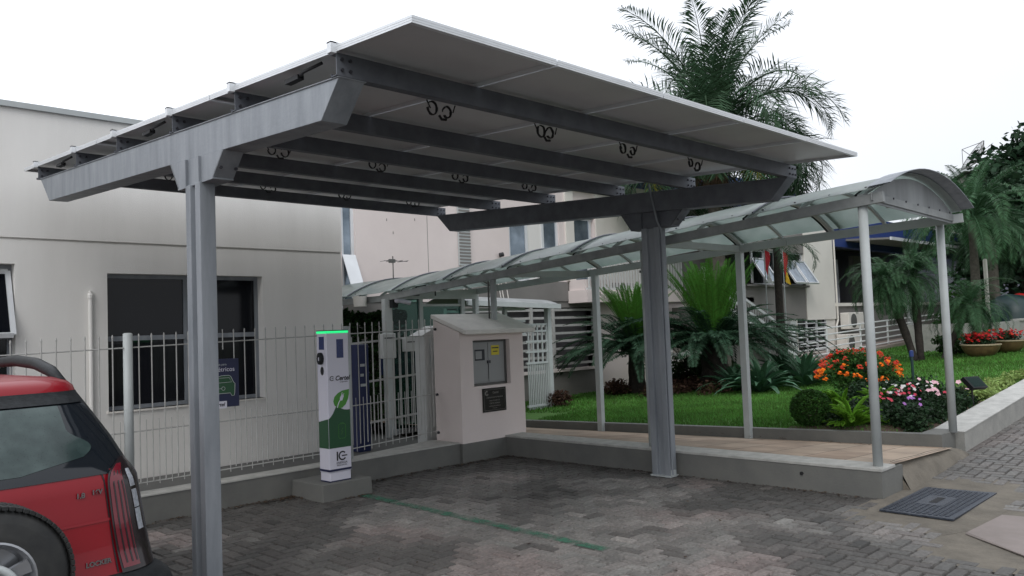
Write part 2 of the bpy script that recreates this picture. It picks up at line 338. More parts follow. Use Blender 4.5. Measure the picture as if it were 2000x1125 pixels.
mr2 = N(t, 'ShaderNodeMapRange'); t.links.new(n2.outputs[0], mr2.inputs[0]); mr2.inputs[1].default_value = .35; mr2.inputs[2].default_value = .65; mr2.inputs[3].default_value = .8; mr2.inputs[4].default_value = 1.15
mu = N(t, 'ShaderNodeMath', operation='MULTIPLY'); t.links.new(mr_.outputs[0], mu.inputs[0]); t.links.new(mr2.outputs[0], mu.inputs[1])
sv = N(t, 'ShaderNodeVectorMath', operation='SCALE'); t.links.new(at.outputs['Color'], sv.inputs[0]); t.links.new(mu.outputs[0], sv.inputs['Scale']); t.links.new(sv.outputs[0], pb.inputs['Base Color'])
rr = N(t, 'ShaderNodeMapRange'); t.links.new(n2.outputs[0], rr.inputs[0]); rr.inputs[1].default_value = .35; rr.inputs[2].default_value = .65; rr.inputs[3].default_value = .5; rr.inputs[4].default_value = .8; t.links.new(rr.outputs[0], pb.inputs['Roughness'])
bp = N(t, 'ShaderNodeBump'); bp.inputs['Strength'].default_value = .5; bp.inputs['Distance'].default_value = .004; t.links.new(n.outputs[0], bp.inputs['Height']); t.links.new(bp.outputs[0], pb.inputs['Normal'])
me.materials.append(pm); po = bpy.data.objects.new('paving', me); sc.collection.objects.link(po)
tag(po, 'grey herringbone concrete pavers with damp dark patches', None, kind='structure')
def sheet(name, poly, z, m, label, kind='structure'):
    s = MB(); s.add([(x, y, z if not callable(z) else z(x, y)) for x, y in poly], [tuple(range(len(poly)))]); return tag(s.build(name, m), label, None, kind=kind)
# green bay line
gl = MB(); rl = random.Random(5); n_ = 30; L_, R_ = [], []
for k in range(n_+1):
    y = 7.10 - k*(3.30/n_); x = 4.80 - k*(.13/n_)
    L_.append((x-.055+rl.uniform(-.006,.006), y, .0055)); R_.append((x+.055+rl.uniform(-.006,.006), y, .0055))
gl.add(L_+R_, [(k, k+1, k+n_+2, k+n_+1) for k in range(n_)])
tag(gl.build('green_line', 'greenpaint'), 'worn green painted bay line on the pavers', None, kind='structure')
# mortar round the manhole, slab, ramp at path end
def blob(name, cx, cy, rx, ry, z, m, label, seed, n=40, p=3.0, rot=0):
    rr_ = random.Random(seed); pts = []
    for k in range(n):
        a = 2*math.pi*k/n; c, s_ = math.cos(a), math.sin(a)
        q = (abs(c)**p + abs(s_)**p)**(-1/p); q *= 1 + rr_.uniform(-.035, .035)
        pts.append((cx + rx*c*q, cy + ry*s_*q))
    return sheet(name, pts, z, m, label)
tag(blob('mortar_patch', 7.58, 2.46, 1.12, .52, lambda x, y: -.004+max(0,(x-8.2)*.055), 'tan', 'sandy mortar bed around the manhole cover', 4, p=5), None, None)
blob('mortar_patch', 6.75, 1.66, 1.0, .52, -.0055, 'tan', 'sandy mortar round the pinkish slab', 9, p=4)
sl = MB(); sl.hexa([(6.05,1.36,0),(7.4,1.36,0),(7.32,1.93,0),(6.58,1.98,0)], [(6.06,1.38,.012),(7.4,1.38,.012),(7.3,1.92,.012),(6.59,1.97,.012)])
tag(sl.build('concrete_slab', 'pinkslab'), 'pinkish concrete slab set in the pavers at lower right', 'slab')
mh = thing('manhole_cover', 'dark iron manhole cover in a sandy mortar bed', 'manhole cover', (7.5, 2.42, 0))
c = MB(); c.prism([(6.92,2.16),(8.14,2.17),(8.06,2.74),(6.94,2.73)], .003, .016, 'z'); c.build('frame', 'iron', mh)
c = MB()
for a in range(26):
    x = 6.98 + a*.042
    for b_ in range(12):
        y = 2.21 + b_*.043
        if 7.32 < x < 7.72 and 2.36 < y < 2.56: continue
        c.box(x, x+.028, y, y+.028, .0155, .021)
c.build('grip_studs', 'iron', mh)
c = MB(); c.box(7.33, 7.73, 2.37, 2.57, .0155, .019); pl_ = c.build('plate', 'iron', mh)
c = MB()
for a in range(5): c.box(7.42+a*.05, 7.455+a*.05, 2.44, 2.50, .019, .022)
c.build('raised_letters', 'black', mh)
# path, tan wedge
pth = MB(); PX = [7.72, 8.3, 8.9, 9.42]; PYs = [2.9+.5*k for k in range(23)]
def path_z(x, y):
    a = .258 - .004*(y-2.9); b_ = .19 - .023*(y-2.9); t_ = (x-7.72)/(9.42-7.72); return a*(1-t_) + b_*t_
vs = [(x, y, path_z(x, y)) for y in PYs for x in PX]; fs = [(r*4+c_, r*4+c_+1, r*4+c_+5, r*4+c_+4) for r in range(len(PYs)-1) for c_ in range(3)]
pth.add(vs, fs)
pm2 = bpy.data.materials.new('tan_path_tiles'); pm2.use_nodes = True; t = pm2.node_tree; pb = t.nodes['Principled BSDF']
geo = N(t, 'ShaderNodeNewGeometry'); bt = N(t, 'ShaderNodeTexBrick'); bt.inputs['Scale'].default_value = 1; bt.inputs['Brick Width'].default_value = .62; bt.inputs['Row Height'].default_value = .42; bt.inputs['Mortar Size'].default_value = .006; bt.offset = .33
bt.inputs['Color1'].default_value = (.40,.315,.24,1); bt.inputs['Color2'].default_value = (.33,.24,.175,1); bt.inputs['Mortar'].default_value = (.09,.07,.055,1)
t.links.new(geo.outputs['Position'], bt.inputs['Vector']); n = N(t, 'ShaderNodeTexNoise'); n.inputs['Scale'].default_value = 2.3; n.inputs['Detail'].default_value = 7; t.links.new(geo.outputs['Position'], n.inputs['Vector'])
mr_ = N(t, 'ShaderNodeMapRange'); t.links.new(n.outputs[0], mr_.inputs[0]); mr_.inputs[1].default_value = .3; mr_.inputs[2].default_value = .7; mr_.inputs[3].default_value = .7; mr_.inputs[4].default_value = 1.3
sv = N(t, 'ShaderNodeVectorMath', operation='SCALE'); t.links.new(bt.outputs[0], sv.inputs[0]); t.links.new(mr_.outputs[0], sv.inputs['Scale']); t.links.new(sv.outputs[0], pb.inputs['Base Color']); pb.inputs['Roughness'].default_value = .7
tag(pth.build('path', pm2), 'tan stone tiled path under the arched walkway', None, kind='structure')
wd = MB(); k = 12; top = [(7.92+1.5*i/k, 2.98+.012*math.sin(i), path_z(min(9.4, 7.92+1.5*i/k), 2.98)+.004) for i in range(k+1)]
bot = [(7.90+1.95*i/k, 2.80+.04*i/k+.014*math.sin(i*1.7), street_z(7.90+1.95*i/k)-.02) for i in range(k+1)]
mid = [((a[0]+b_[0])/2, (a[1]+b_[1])/2, (a[2]*.66+b_[2]*.34)+.008*math.sin(j*2.1)) for j, (a, b_) in enumerate(zip(top, bot))]
wd.add(top+mid+bot, [(i, i+1, i+k+2, i+k+1) for i in range(k)] + [(i+k+1, i+k+2, i+2*k+3, i+2*k+2) for i in range(k)])
wd.add([(7.915,2.985,.262),(7.90,2.80,-.02),(7.915,2.985,-.02)], [(0,1,2)])
tag(wd.build('mortar_ramp', 'tan', smooth=True), 'rough sandy mortar ramp at the open end of the path', None, kind='structure')
# low walls
lw = thing('low_wall', 'low grey concrete wall carrying the front posts of the walkway', 'wall', (7.6, 5, 0))
c = MB(); c.hexa([(7.42,2.88,-.05),(7.93,2.88,-.05),(7.72,7.62,-.05),(7.42,7.62,-.05)], [(7.42,2.88,.235),(7.92,2.88,.235),(7.72,7.62,.235),(7.42,7.62,.235)]); c.build('wall_body', 'wallbase', lw)
c = MB(); c.box(7.412, 7.73, 2.872, 7.62, .235, .262); c.build('coping', 'conctop', lw, bevel=.004)
c = MB(); c.lathe([(0,-.006),(.017,-.006),(.017,.004),(.011,.004),(.011,-.004)], (7.415, 3.62, .155), 10, axis='x'); c.build('drain_hole', 'black', lw)
fw = thing('fence_wall', 'dark grey low wall under the bar fence', 'wall', (4, 7.7, 0))
c = MB(); c.prism([(-6,7.65),(6.66,7.65),(6.66,8.17),(5.1,7.88),(-6,7.88)], -.05, .24, 'z'); c.build('wall_body', 'wallbase', fw, bevel=.006)
c = MB(); c.prism([(-6,7.642),(6.66,7.642),(6.66,8.18),(5.1,7.89),(-6,7.89)], .24, .252, 'z'); c.build('coping', 'conctop', fw)
# floor behind the fence
sheet('yard_floor', [(-6,7.88),(7.72,7.88),(7.72,12),(9.42,12),(9.42,14.5),(6.3,14.5),(6.3,9.58),(-6,9.58)], lambda x, y: .10 if y < 11.9 else 0.0, 'floor', 'grey floor behind the fence')
# planter wall by the street
pw = thing('planter_wall', 'pale concrete planter wall along the street pavement', 'wall', (10, 3, 0))
def pz(x): return .30 + .07*(x-9.83)
xs = [9.83, 12, 15, 20, 30]
vs = []; 
for x in xs:
    y0 = 2.90; 
    vs += [((x if x > 10 else 9.83), y0, street_z(x)-.05), ((x if x > 10 else 9.90), y0+.34, street_z(x)-.05), ((x if x > 10 else 9.90), y0+.34, pz(x)), (x, y0, pz(x))]
c = MB(); c.add(vs, [(3,2,1,0)] + [(i*4+a, i*4+(a+1)%4, (i+1)*4+(a+1)%4, (i+1)*4+a) for i in range(len(xs)-1) for a in range(4)] + [(16,17,18,19)]); c.build('wall_body', 'conc', pw)
c = MB(); vs = [(x+(.07 if x < 10 and d else 0), 2.893+d, pz(x)+e) for x in xs for d, e in ((0,.001),(.352,.001),(.352,.012),(0,.012))]
c.add(vs, [(3,2,1,0)] + [(i*4+a, i*4+(a+1)%4, (i+1)*4+(a+1)%4, (i+1)*4+a) for i in range(len(xs)-1) for a in range(4)] + [(16,17,18,19)]); c.build('coping', 'conctop', pw)
gk = thing('garden_kerb', 'low grey kerb between tan path and lawn', 'kerb', (9.45, 5, 0))
c = MB(); ys = [3.0, 5, 7, 9, 11.9]; vs = []
c.box(9.532, 9.93, 3.0, 3.24, -.05, .318)
for y in ys: 
    zt = .325 - .0265*(y-2.9); vs += [(9.41, y, -.05), (9.53, y, -.05), (9.53, y, zt), (9.41, y, zt)]
c.add(vs, [(3,2,1,0)] + [(i*4+a, i*4+(a+1)%4, (i+1)*4+(a+1)%4, (i+1)*4+a) for i in range(4) for a in range(4)] + [(16,17,18,19)]); c.build('kerb_body', 'wallbase', gk)
# lawn
c = MB(); X_ = [9.53, 9.7, 9.9, 10.2] + [10.53+i*1.0 for i in range(0, 47)]; Y_ = [3.24, 3.4, 3.6, 3.8] + [3.84 + j*.6 for j in range(1, 39)]
vs = [(x, y, lawn_z(x, y)-.01) for y in Y_ for x in X_]; nx = len(X_)
fs = [(j*nx+i, j*nx+i+1, (j+1)*nx+i+1, (j+1)*nx+i) for j in range(len(Y_)-1) for i in range(nx-1)]
c.add(vs, fs); tag(c.build('lawn', mat('lawn_soil_green', (.055,.14,.024), .9, 0, vscale=3, col2=(.08,.19,.034), bump=1, bscale=60)), 'green lawn rising behind the path kerb', None, kind='structure')
import numpy as np
def grass(n, x0, x1, y0, y1, h, wd_, seed, keep=None):
    rg = np.random.default_rng(seed); x = rg.uniform(x0, x1, n); y = rg.uniform(y0, y1, n)
    if keep is not None: k_ = keep(x, y); x = x[k_]; y = y[k_]; n = len(x)
    z = -.07*np.maximum(0, 1-np.abs(x-9.5)/.7) - .11*np.maximum(0, 1-np.abs(y-3.2)/.6)*np.clip((12.5-x)/1.5, 0, 1) + 0.43502 + 0.0038628*x - 0.0403276*y + 0.00043296*x*x - 0.00033449*x*y - .012
    a = rg.uniform(0, 6.283, n); hh = h*rg.uniform(.5, 1.2, n); l = rg.normal(0, .45, (n, 2))*hh[:, None]
    dx = np.cos(a)*wd_; dy = np.sin(a)*wd_
    V = np.stack([np.stack([x-dx, y-dy, z], 1), np.stack([x+dx, y+dy, z], 1), np.stack([x+dx*.6+l[:,0]*.5, y+dy*.6+l[:,1]*.5, z+hh*.6], 1), np.stack([x+l[:,0], y+l[:,1], z+hh], 1)], 1).reshape(-1, 3)
    F = np.arange(4*n).reshape(-1, 4)
    return V, F
parts_ = [grass(75000, 9.54, 14.5, 3.3, 9.5, .055, .006, 1), grass(60000, 11, 24, 3.3, 12.8, .06, .010, 2), grass(26000, 20, 42, 3.3, 11.5, .07, .02, 3)]
V = np.concatenate([p[0] for p in parts_]); off = 0; Fs = []
for p in parts_: Fs.append(p[1]+off); off += len(p[0])
F = np.concatenate(Fs); me = bpy.data.meshes.new('grass'); me.vertices.add(len(V)); me.vertices.foreach_set('co', V.ravel()); me.loops.add(F.size); me.loops.foreach_set('vertex_index', F.ravel().astype('i4'))
me.polygons.add(len(F)); me.polygons.foreach_set('loop_start', np.arange(0, F.size, 4, dtype='i4')); me.update(calc_edges=True); me.validate(); me.materials.append(M['grass'])
go = bpy.data.objects.new('grass', me); sc.collection.objects.link(go); tag(go, 'short mown green grass covering the garden', 'grass', kind='stuff')
sb = MB()
for i in range(28):
    for j in range(18):
        x, y = 9.53+i*.1, 3.24+j*.1
        if x > 12.3 or y-3.24 > 1.55-.35*(x-9.53)+.5*(x > 10.4)*(x < 11.4): continue
        sb.add([(a, b_, lawn_z(a, b_)+.022) for a, b_ in ((x,y),(x+.1,y),(x+.1,y+.1),(x,y+.1))], [(0,1,2,3)])
tag(sb.build('soil_bed', 'soil'), 'mulched soil of the flower bed', None, kind='structure')

# ================= CARPORT =================
TX0, TY0, TZ0, TS, PL = 2.295, 2.867, 3.072, .0549, 2.079
def zt(y): return TZ0 + TS*(y-TY0)
cp = thing('solar_carport', 'galvanised steel solar carport with two posts and tilted panel roof', 'carport', (4.9, 5.2, 0))
prg = random.Random(11)
_bm = MB(); _bm.lathe([(0,-.012),(.011,-.012),(.011,0)], (0,0,0), 6, axis='y'); _bm.add([], [])
bolt_mesh = [None]
def bolts(parent, p, pts, r=.011):
    for (a, b_) in pts:
        if bolt_mesh[0] is None: o = _bm.build('bolt', 'bolt'); bolt_mesh[0] = o.data
        else: o = bpy.data.objects.new('bolt', bolt_mesh[0]); sc.collection.objects.link(o)
        o.parent = parent; o.location = (a, p, b_); o.scale = (r/.011, 1, r/.011)
def rafter(x0, x1, mname):
    ya, yb = 3.50, 8.62
    ta, tb = zt(ya)-.158, zt(yb)-.158; ba, bb = 2.755, 2.985
    c = MB(); c.prism([(ya, ta), (yb, tb), (8.36, bb), (3.68, ba)], x0, x1, 'x')
    c.prism([(ya-.004, ta+.001), (yb, tb+.001), (yb, tb-.006), (ya, ta-.006)], x0-.008, x1+.008, 'x')
    r_o = c.build('rafter', mname, cp, bevel=.003)
    return r_o
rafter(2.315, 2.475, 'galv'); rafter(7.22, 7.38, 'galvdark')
def post(x0, x1, m_, br_m, y0, y1, dy):
    c = MB(); xm = (x0+x1)/2
    gy0, gy1 = y0+.07, y1-.07
    # lipped double channel: shallow groove down the side faces
    poly = [(x0,y0),(x1,y0),(x1,gy0),(x1-.02,gy0+.008),(x1-.02,gy1-.008),(x1,gy1),(x1,y1),(x0,y1),(x0,gy1),(x0+.035,gy1-.004),(x0+.035,gy0+.004),(x0,gy0)]
    c.prism(poly, -.02, 2.655, 'z'); c.build('post', m_, cp, bevel=.004)
    c = MB()
    ya, yb, yc, yd = 4.80+dy, 5.59+dy, 5.46+dy, 4.95+dy; zb = 2.655; x0, x1 = x0+.02, x1+.04
    def zr(y): return 2.755 + (y-3.68)/(8.36-3.68)*.23
    for x in (x0-.004, x1-.004):
        c.prism([(ya, zr(ya)-.001), (yb, zr(yb)-.001), (yc, zb), (yd, zb)], x, x+.010, 'x')
    for (p, q) in ((ya, yd), (yb, yc)):
        c.hexa([(x0-.004, q-.006, zb),(x1+.006, q-.006, zb),(x1+.006, q+.006, zb),(x0-.004, q+.006, zb)], [(x0-.004, p-.006, zr(p)-.002),(x1+.006, p-.006, zr(p)-.002),(x1+.006, p+.006, zr(p)-.002),(x0-.004, p+.006, zr(p)-.002)])
    c.box(x0-.006, x1+.008, yd-.01, yc+.01, zb-.006, zb+.004)
    for y in (y0+.005, y1-.013): c.box(x0-.022, x0-.003, y, y+.008, zb, zr(y)-.004)
    bo = c.build('bracket', br_m, cp)
    bolts(bo, 4.87+dy, [(xm-.05+.03, 2.71), (xm+.05+.03, 2.71)])
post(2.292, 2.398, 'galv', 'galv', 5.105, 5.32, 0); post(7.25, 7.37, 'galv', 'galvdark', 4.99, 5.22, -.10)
c = MB(); c.box(7.235, 7.385, 4.975, 5.235, 0.004, .018); c.box(7.258, 7.34, 4.978, 4.988, .018, .075); c.build('base_plate', 'whitegrey', cp)
c = MB(); c.tube([(7.275, 4.978, .03), (7.275, 4.978, 2.62), (7.225, 4.99, 2.72), (7.205, 5.06, 3.12)], .011); c.build('conduit', 'galv', cp)
PY = [3.50, 4.61, 5.53, 6.58, 7.54, 8.64]
for i, y in enumerate(PY):
    zt_, zb_ = zt(y)-.037, zt(y)-.155; c = MB()
    x0, x1 = 2.30, 7.40
    c.box(x0, x1, y-.003, y+.003, zb_, zt_)             # web
    c.box(x0, x1, y, y+.055, zb_, zb_+.004); c.box(x0, x1, y, y+.055, zt_-.004, zt_)
    c.box(x0, x1, y+.051, y+.055, zb_, zb_+.018)
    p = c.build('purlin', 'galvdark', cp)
    bolts(p, y-.003, [(x, z) for x in (2.33, 2.38) for z in (zb_+.03, zb_+.085)] + [(x, z) for x in (7.26, 7.32, 7.37) for z in (zb_+.03, zb_+.085)], .009)
    c = MB(); c.box(2.262, 2.296, y-.012, y+.026, zt(y)-.045, zt(y)+.012); c.box(2.262, 2.32, y-.012, y+.026, zt(y)+.005, zt(y)+.012); c.build('end_clamp', 'alu', p)
# panels
def panel_parts():
    fr = MB(); Lx, Ly, h, lip = .988, PL-.012, .035, .03
    for (a, b_, c_, d) in ((0,Lx,0,.0035),(0,Lx,Ly-.0035,Ly),(0,.0035,.0035,Ly-.0035),(Lx-.0035,Lx,.0035,Ly-.0035)): fr.box(a, b_, c_, d, -h, 0)
    for k in (1, 2): 
        fr.box(0, Lx, -.0012, 0, -h*k/3-.001, -h*k/3+.001); fr.box(-.0012, 0, 0, Ly, -h*k/3-.001, -h*k/3+.001)
    for (a, b_, c_, d) in ((.0035,Lx-.0035,.0035,lip),(.0035,Lx-.0035,Ly-lip,Ly-.0035),(.0035,.0055,lip,Ly-lip),(Lx-.0055,Lx-.0035,lip,Ly-lip)): fr.box(a, b_, c_, d, -h, -h+.002)
    bk = MB(); bk.box(.0036, Lx-.0036, .0036, Ly-.0036, -.010, -.006)
    gl_ = MB(); gl_.box(.004, Lx-.004, .004, Ly-.004, -.0055, -.002)
    jb = MB(); jb.box(Lx/2-.06, Lx/2+.06, Ly/2-.05, Ly/2+.05, -.026, -.0105)
    return fr, bk, gl_, jb
fr, bk, gl_, jb = panel_parts()
p0 = fr.build('solar_panel', 'alu'); p0.parent = cp
bo = bk.build('backsheet', 'back'); go_ = gl_.build('solar_glass', 'cell'); jo = jb.build('junction_box', 'black')
tilt = math.atan(TS)
def place_panel(root, i, j):
    root.location = Vector((TX0 + i*1.0, TY0 + j*PL*math.cos(tilt), zt(TY0 + j*PL*math.cos(tilt)))) - cp.location
    root.rotation_euler = (tilt, 0, 0)
for o_ in (bo, go_, jo): o_.parent = p0
for j in range(3):
    for i in range(5):
        if i == j == 0: place_panel(p0, 0, 0); continue
        q = p0.copy(); sc.collection.objects.link(q); q.parent = cp; place_panel(q, i, j)
        for ch in (bo, go_, jo):
            k = ch.copy(); sc.collection.objects.link(k); k.parent = q
# cable loops hanging under the junctions
def loop_cable(x, y, z, seed):
    rr_ = random.Random(seed); c = MB()
    for (dx, dz0, rad, ph) in ((-.06+rr_.uniform(-.015,.015), 0, .034*rr_.uniform(.85,1.15), rr_.uniform(-.5,.5)), (.06+rr_.uniform(-.015,.015), rr_.uniform(-.02,.005), .033*rr_.uniform(.85,1.15), .8+rr_.uniform(-.6,.6))):
        for w_ in range(3):
            pts = []
            for k in range(15):
                a = -.3 + math.pi + (2*math.pi*.80 + w_*.3)*k/14 + ph
                pts.append((x+dx + math.cos(a)*rad*(1+rr_.uniform(-.06,.06)), y + w_*.006 + rr_.uniform(-.002,.002), z - .045 + dz0 + math.sin(a)*rad*1.15))
            c.tube(pts, .0045, 5)
    c.tube([(x-.02,y,z-.085),(x,y,z-.11),(x+.04,y,z-.105)], .009, 6)
    c.tube([(x-.12,y,z),(x-.09,y,z-.05)], .005, 5); c.tube([(x+.12,y,z),(x+.1,y,z-.05)], .005, 5)
    return c.build('cable_loop', 'black', cp)
for j, y in enumerate((3.97, 6.05, 8.1)):
    for i in range(1, 5): loop_cable(TX0+i+.10, y, zt(y)-.03, 10*j+i)
for y in (4.03, 6.1, 8.15):
    c = MB(); c.tube([(2.42,y+.12,zt(y)-.05),(2.38,y,zt(y)-.075),(2.33,y-.16,zt(y)-.07),(2.36,y-.3,zt(y)-.05)], .010, 6); c.box(2.33,2.37,y-.10,y+.04,zt(y)-.09,zt(y)-.065); c.build('cable_loop', 'black', cp)
# ================= FENCE =================
fe = thing('bar_fence', 'off-white steel bar fence with pointed pickets on the low wall', 'fence', (4, 7.78, .25))
def rail(x): return 1.575 + .022*(x-2.2)
def fyy(x): return 7.78 if x < 5.16 else 7.78+(x-5.16)*.19
def pick(name, x, z0, z1):
    o = None
    return o
pk_t = MB(); pk_t.tube([(0,0,0),(0,0,1.33)], .0058, 6); pk_t.lathe([(.0065,1.33),(.0085,1.345),(.004,1.365),(0,1.368)], n=6)
pk_s = MB(); pk_s.tube([(0,0,0),(0,0,.60)], .0042, 6)
prot_t = pk_t.build('tall_picket', 'fencepaint'); prot_s = pk_s.build('short_picket', 'fencepaint'); prot_t.parent = fe; prot_s.parent = fe
xs_t = [x for x in [0.35+.1155*k for k in range(56)] if x < 6.6]
first = True; fs1 = True; kk = 0
for x in xs_t:
    zt_ = rail(x)+.125; o = prot_t if first else prot_t.copy()
    if not first: sc.collection.objects.link(o)
    first = False
    z0 = zt_-1.368
    if 3.55 < x < 3.80: z0 = zt_-.20; o.scale = (1,1,.2/1.368)
    o.location = Vector((x, fyy(x), z0)) - fe.location; kk += 1
for k, x in enumerate(xs_t[:-1]):
    if x < 2.6: continue
    o = prot_s if fs1 else prot_s.copy()
    if not fs1: sc.collection.objects.link(o)
    fs1 = False
    o.location = Vector((x+.0578, fyy(x+.0578), .32)) - fe.location
for z_ in (0, 1, 2):
    c = MB(); pts = [(x, fyy(x)+.007, (rail(x) if z_ == 2 else (.825 if z_ == 1 else .352)+.006*(x-4))) for x in (.3, 2.5, 4.5, 5.16, 6.68)]; c.tube(pts, .006, 6); c.build('rail', 'fencepaint', fe)
c = MB(); c.tube([(2.80,7.80,.25),(2.80,7.80,1.715)], .041, 16); c.lathe([(.041,0),(.03,.008),(0,.01)], (2.80,7.80,1.715), 16); c.build('post', 'whitegrey', fe, smooth=True)
c = MB(); c.tube([(5.16,7.80,.25),(5.16,7.80,1.72)], .041, 16); c.lathe([(.041,0),(.03,.008),(0,.01)], (5.16,7.80,1.72), 16); c.build('post', 'whitegrey', fe, smooth=True)
for z in (.35, .83, 1.66):
    c = MB(); c.lathe([(0,-.01),(.016,-.01),(.016,.03),(0,.03)], (6.665,8.07,z), 8, axis='x'); c.build('fixing', 'bolt', fe)
# poster
ps = thing('poster', 'blue poster with a green car drawing hanging on the bar fence', 'poster', (3.6, 7.75, 1.2))
c = MB(); c.box(3.43, 3.842, 7.742, 7.750, .965, 1.44); c.build('board', 'navy', ps)
text_mesh('lettering', 'Elétricos', .062, (3.69, 7.740, 1.335), ROT_MY, 'purewhite', ps, .0005)
text_mesh('lettering', 'vaga exclusiva para', .030, (3.60, 7.740, 1.385), ROT_MY, 'whitegrey', ps, .0004)
c = MB(); car_ = [(3.575,1.09),(3.585,1.17),(3.60,1.20),(3.625,1.265),(3.66,1.275),(3.735,1.275),(3.755,1.265),(3.785,1.205),(3.80,1.19),(3.795,1.10),(3.79,1.075),(3.765,1.072),(3.75,1.10),(3.62,1.10),(3.61,1.072),(3.59,1.072)]
c.prism(car_, 7.7405, 7.7425, 'y'); c.build('car_drawing', 'green', ps)
c = MB(); c.tube([(x, 7.739, z) for x, z in car_+car_[:1]], .0028, 5, cap=False); c.tube([(3.612,7.739,1.205),(3.632,7.739,1.252),(3.74,7.739,1.252),(3.765,7.739,1.208),(3.612,7.739,1.205)], .0022, 5)
c.tube([(3.56,7.739,1.148),(3.66,7.739,1.148)], .0022, 5); c.tube([(3.678+.018*math.cos(a*.7), 7.739, 1.148+.018*math.sin(a*.7)) for a in range(10)], .0022, 5); c.build('car_outline', 'whitegrey', ps)
c = MB(); c.box(3.50, 3.71, 7.736, 7.7405, .955, 1.025); lb = c.build('logo_plate', 'purewhite', ps)
text_mesh('lettering', 'Certel', .05, (3.62, 7.735, .992), ROT_MY, 'ink', ps, .0004, shear=.25, bold=.001)

# ================= CHARGING STATION =================
pd = thing('plinth', 'grey concrete plinth under the white charging station', 'plinth', (4.7, 7.3, 0))
c = MB(); c.hexa([(4.34,7.05,-.02),(4.93,7.05,-.02),(4.93,7.64,-.02),(4.34,7.64,-.02)], [(4.35,7.06,.165),(4.925,7.06,.165),(4.925,7.64,.165),(4.35,7.64,.165)]); c.build('plinth_body', 'wallbase', pd, bevel=.008)
cs = thing('charging_station', 'white and green electric charging pillar with glowing green top', 'charger', (4.6, 7.25, .165))
X0, X1, Y0, Y1 = 4.47, 4.735, 7.12, 7.30; C_ = .03
def oct_(x0, x1, y0, y1, c_): return [(x0+c_,y0),(x1-.012,y0),(x1,y0+.012),(x1,y1),(x0,y1),(x0,y0+c_*1.0)]
c = MB(); c.prism(oct_(X0,X1,Y0,Y1,.006), .262, 1.653, 'z'); c.build('body', 'purewhite', cs, bevel=.004)
c = MB(); c.prism(oct_(X0+.006,X1-.006,Y0+.006,Y1-.006,.006), .165, .259, 'z'); c.build('foot', 'purewhite', cs, bevel=.003)
c = MB(); c.prism(oct_(X0+.003,X1-.003,Y0+.003,Y1-.003,.006), .167, .178, 'z'); c.prism(oct_(X0-.002,X1+.002,Y0-.002,Y1+.002,.006), .270, .292, 'z'); c.build('blue_band', 'navy', cs)
c = MB(); c.prism(oct_(X0-.004,X1+.004,Y0-.004,Y1+.004,.006), 1.676, 1.684, 'z'); c.build('top_cap', 'carblack', cs)
c = MB(); c.prism(oct_(X0-.002,X1+.002,Y0-.002,Y1+.002,.006), 1.6535, 1.6755, 'z'); c.build('light_strip', 'greenled', cs)
# front faces -Y ; side faces -X. green wrap with curved upper edge
fy = Y0-.0018; W = X1-X0
crv = [(0,.795),(.10,.815),(.2,.845),(.3,.89),(.36,.915),(.44,.918),(.56,.895),(.7,.878),(.85,.872),(1,.872)]
c = MB(); poly = [(X0+.003, .50), (X1-.008, .50)] + [(X0+.003+(W-.011)*a, z) for a, z in crv[::-1]]
c.prism(poly, fy, Y0-.0002, 'y')
poly = [(Y0+.003, .50), (Y1-.003, .50), (Y1-.003, .76), (Y0+.003, .795)]; c.prism(poly, X0-.0018, X0-.0002, 'x'); c.build('green_wrap', 'green', cs)
def on_f(pts, m_, name, off=.0025):
    c = MB(); c.prism([(X0+.0+a, z) for a, z in pts], Y0-off, Y0-off+.0012, 'y'); return c.build(name, m_, cs)
leaf = [(.115,.895),(.075,.925),(.062,.965),(.075,1.010),(.115,1.045),(.170,1.068),(.250,1.078),(.248,1.03),(.235,.98),(.205,.925),(.165,.895)]
on_f(leaf, 'leafgreen', 'leaf_emblem', .0030)
c = MB(); c.tube([(X0+.105,Y0-.0035,.90),(X0+.115,Y0-.0035,.93),(X0+.130,Y0-.0035,.96),(X0+.150,Y0-.0035,.985)], .005, 5)
c.prism([(X0+.140,.970),(X0+.165,.968),(X0+.185,1.012),(X0+.165,1.035),(X0+.138,.998)], Y0-.0055, Y0-.0036, 'y')
c.tube([(X0+.160,Y0-.0045,1.025),(X0+.168,Y0-.0045,1.050)], .003, 5); c.tube([(X0+.178,Y0-.0045,1.015),(X0+.187,Y0-.0045,1.040)], .003, 5); c.build('plug_emblem', 'purewhite', cs)
c = MB(); bx = [(.125,.59),(.185,.59),(.195,.60),(.195,.725),(.185,.735),(.125,.735),(.115,.725),(.115,.60),(.125,.59)]
c.tube([(X0+a, Y0-.003, z) for a, z in bx], .0016, 5); c.tube([(X0+.14,Y0-.003,.735),(X0+.14,Y0-.003,.746),(X0+.17,Y0-.003,.746),(X0+.17,Y0-.003,.735)], .0016, 5); c.tube([(X0+.165,Y0-.003,.69),(X0+.145,Y0-.003,.662),(X0+.165,Y0-.003,.662),(X0+.145,Y0-.003,.63)], .0016, 5); c.build('battery_emblem', 'leafgreen', cs)
text_mesh('lettering', 'Certel', .066, (X0+.175, Y0-.002, 1.195), ROT_MY, 'ink', cs, .0006, shear=.25, bold=.0015)
c = MB(); pts = [(X0+.052+.022*math.cos(a), Y0-.003, 1.197+.022*math.sin(a)) for a in [R(40)+k*R(280)/14 for k in range(15)]]; c.tube(pts, .0038, 6); c.tube([(X0+.050,Y0-.003,1.197),(X0+.070,Y0-.003,1.199)], .003, 6); c.build('logo_mark', 'ink', cs)
text_mesh('lettering', 'cooperativa', .020, (X0+.19, Y0-.002, 1.158), ROT_MY, 'ink', cs, .0003)
c = MB(); c.box(X0+.115, X0+.195, Y0-.003, Y0-.0003, 1.40, 1.59); c.build('blue_sticker', 'navyscreen', cs)
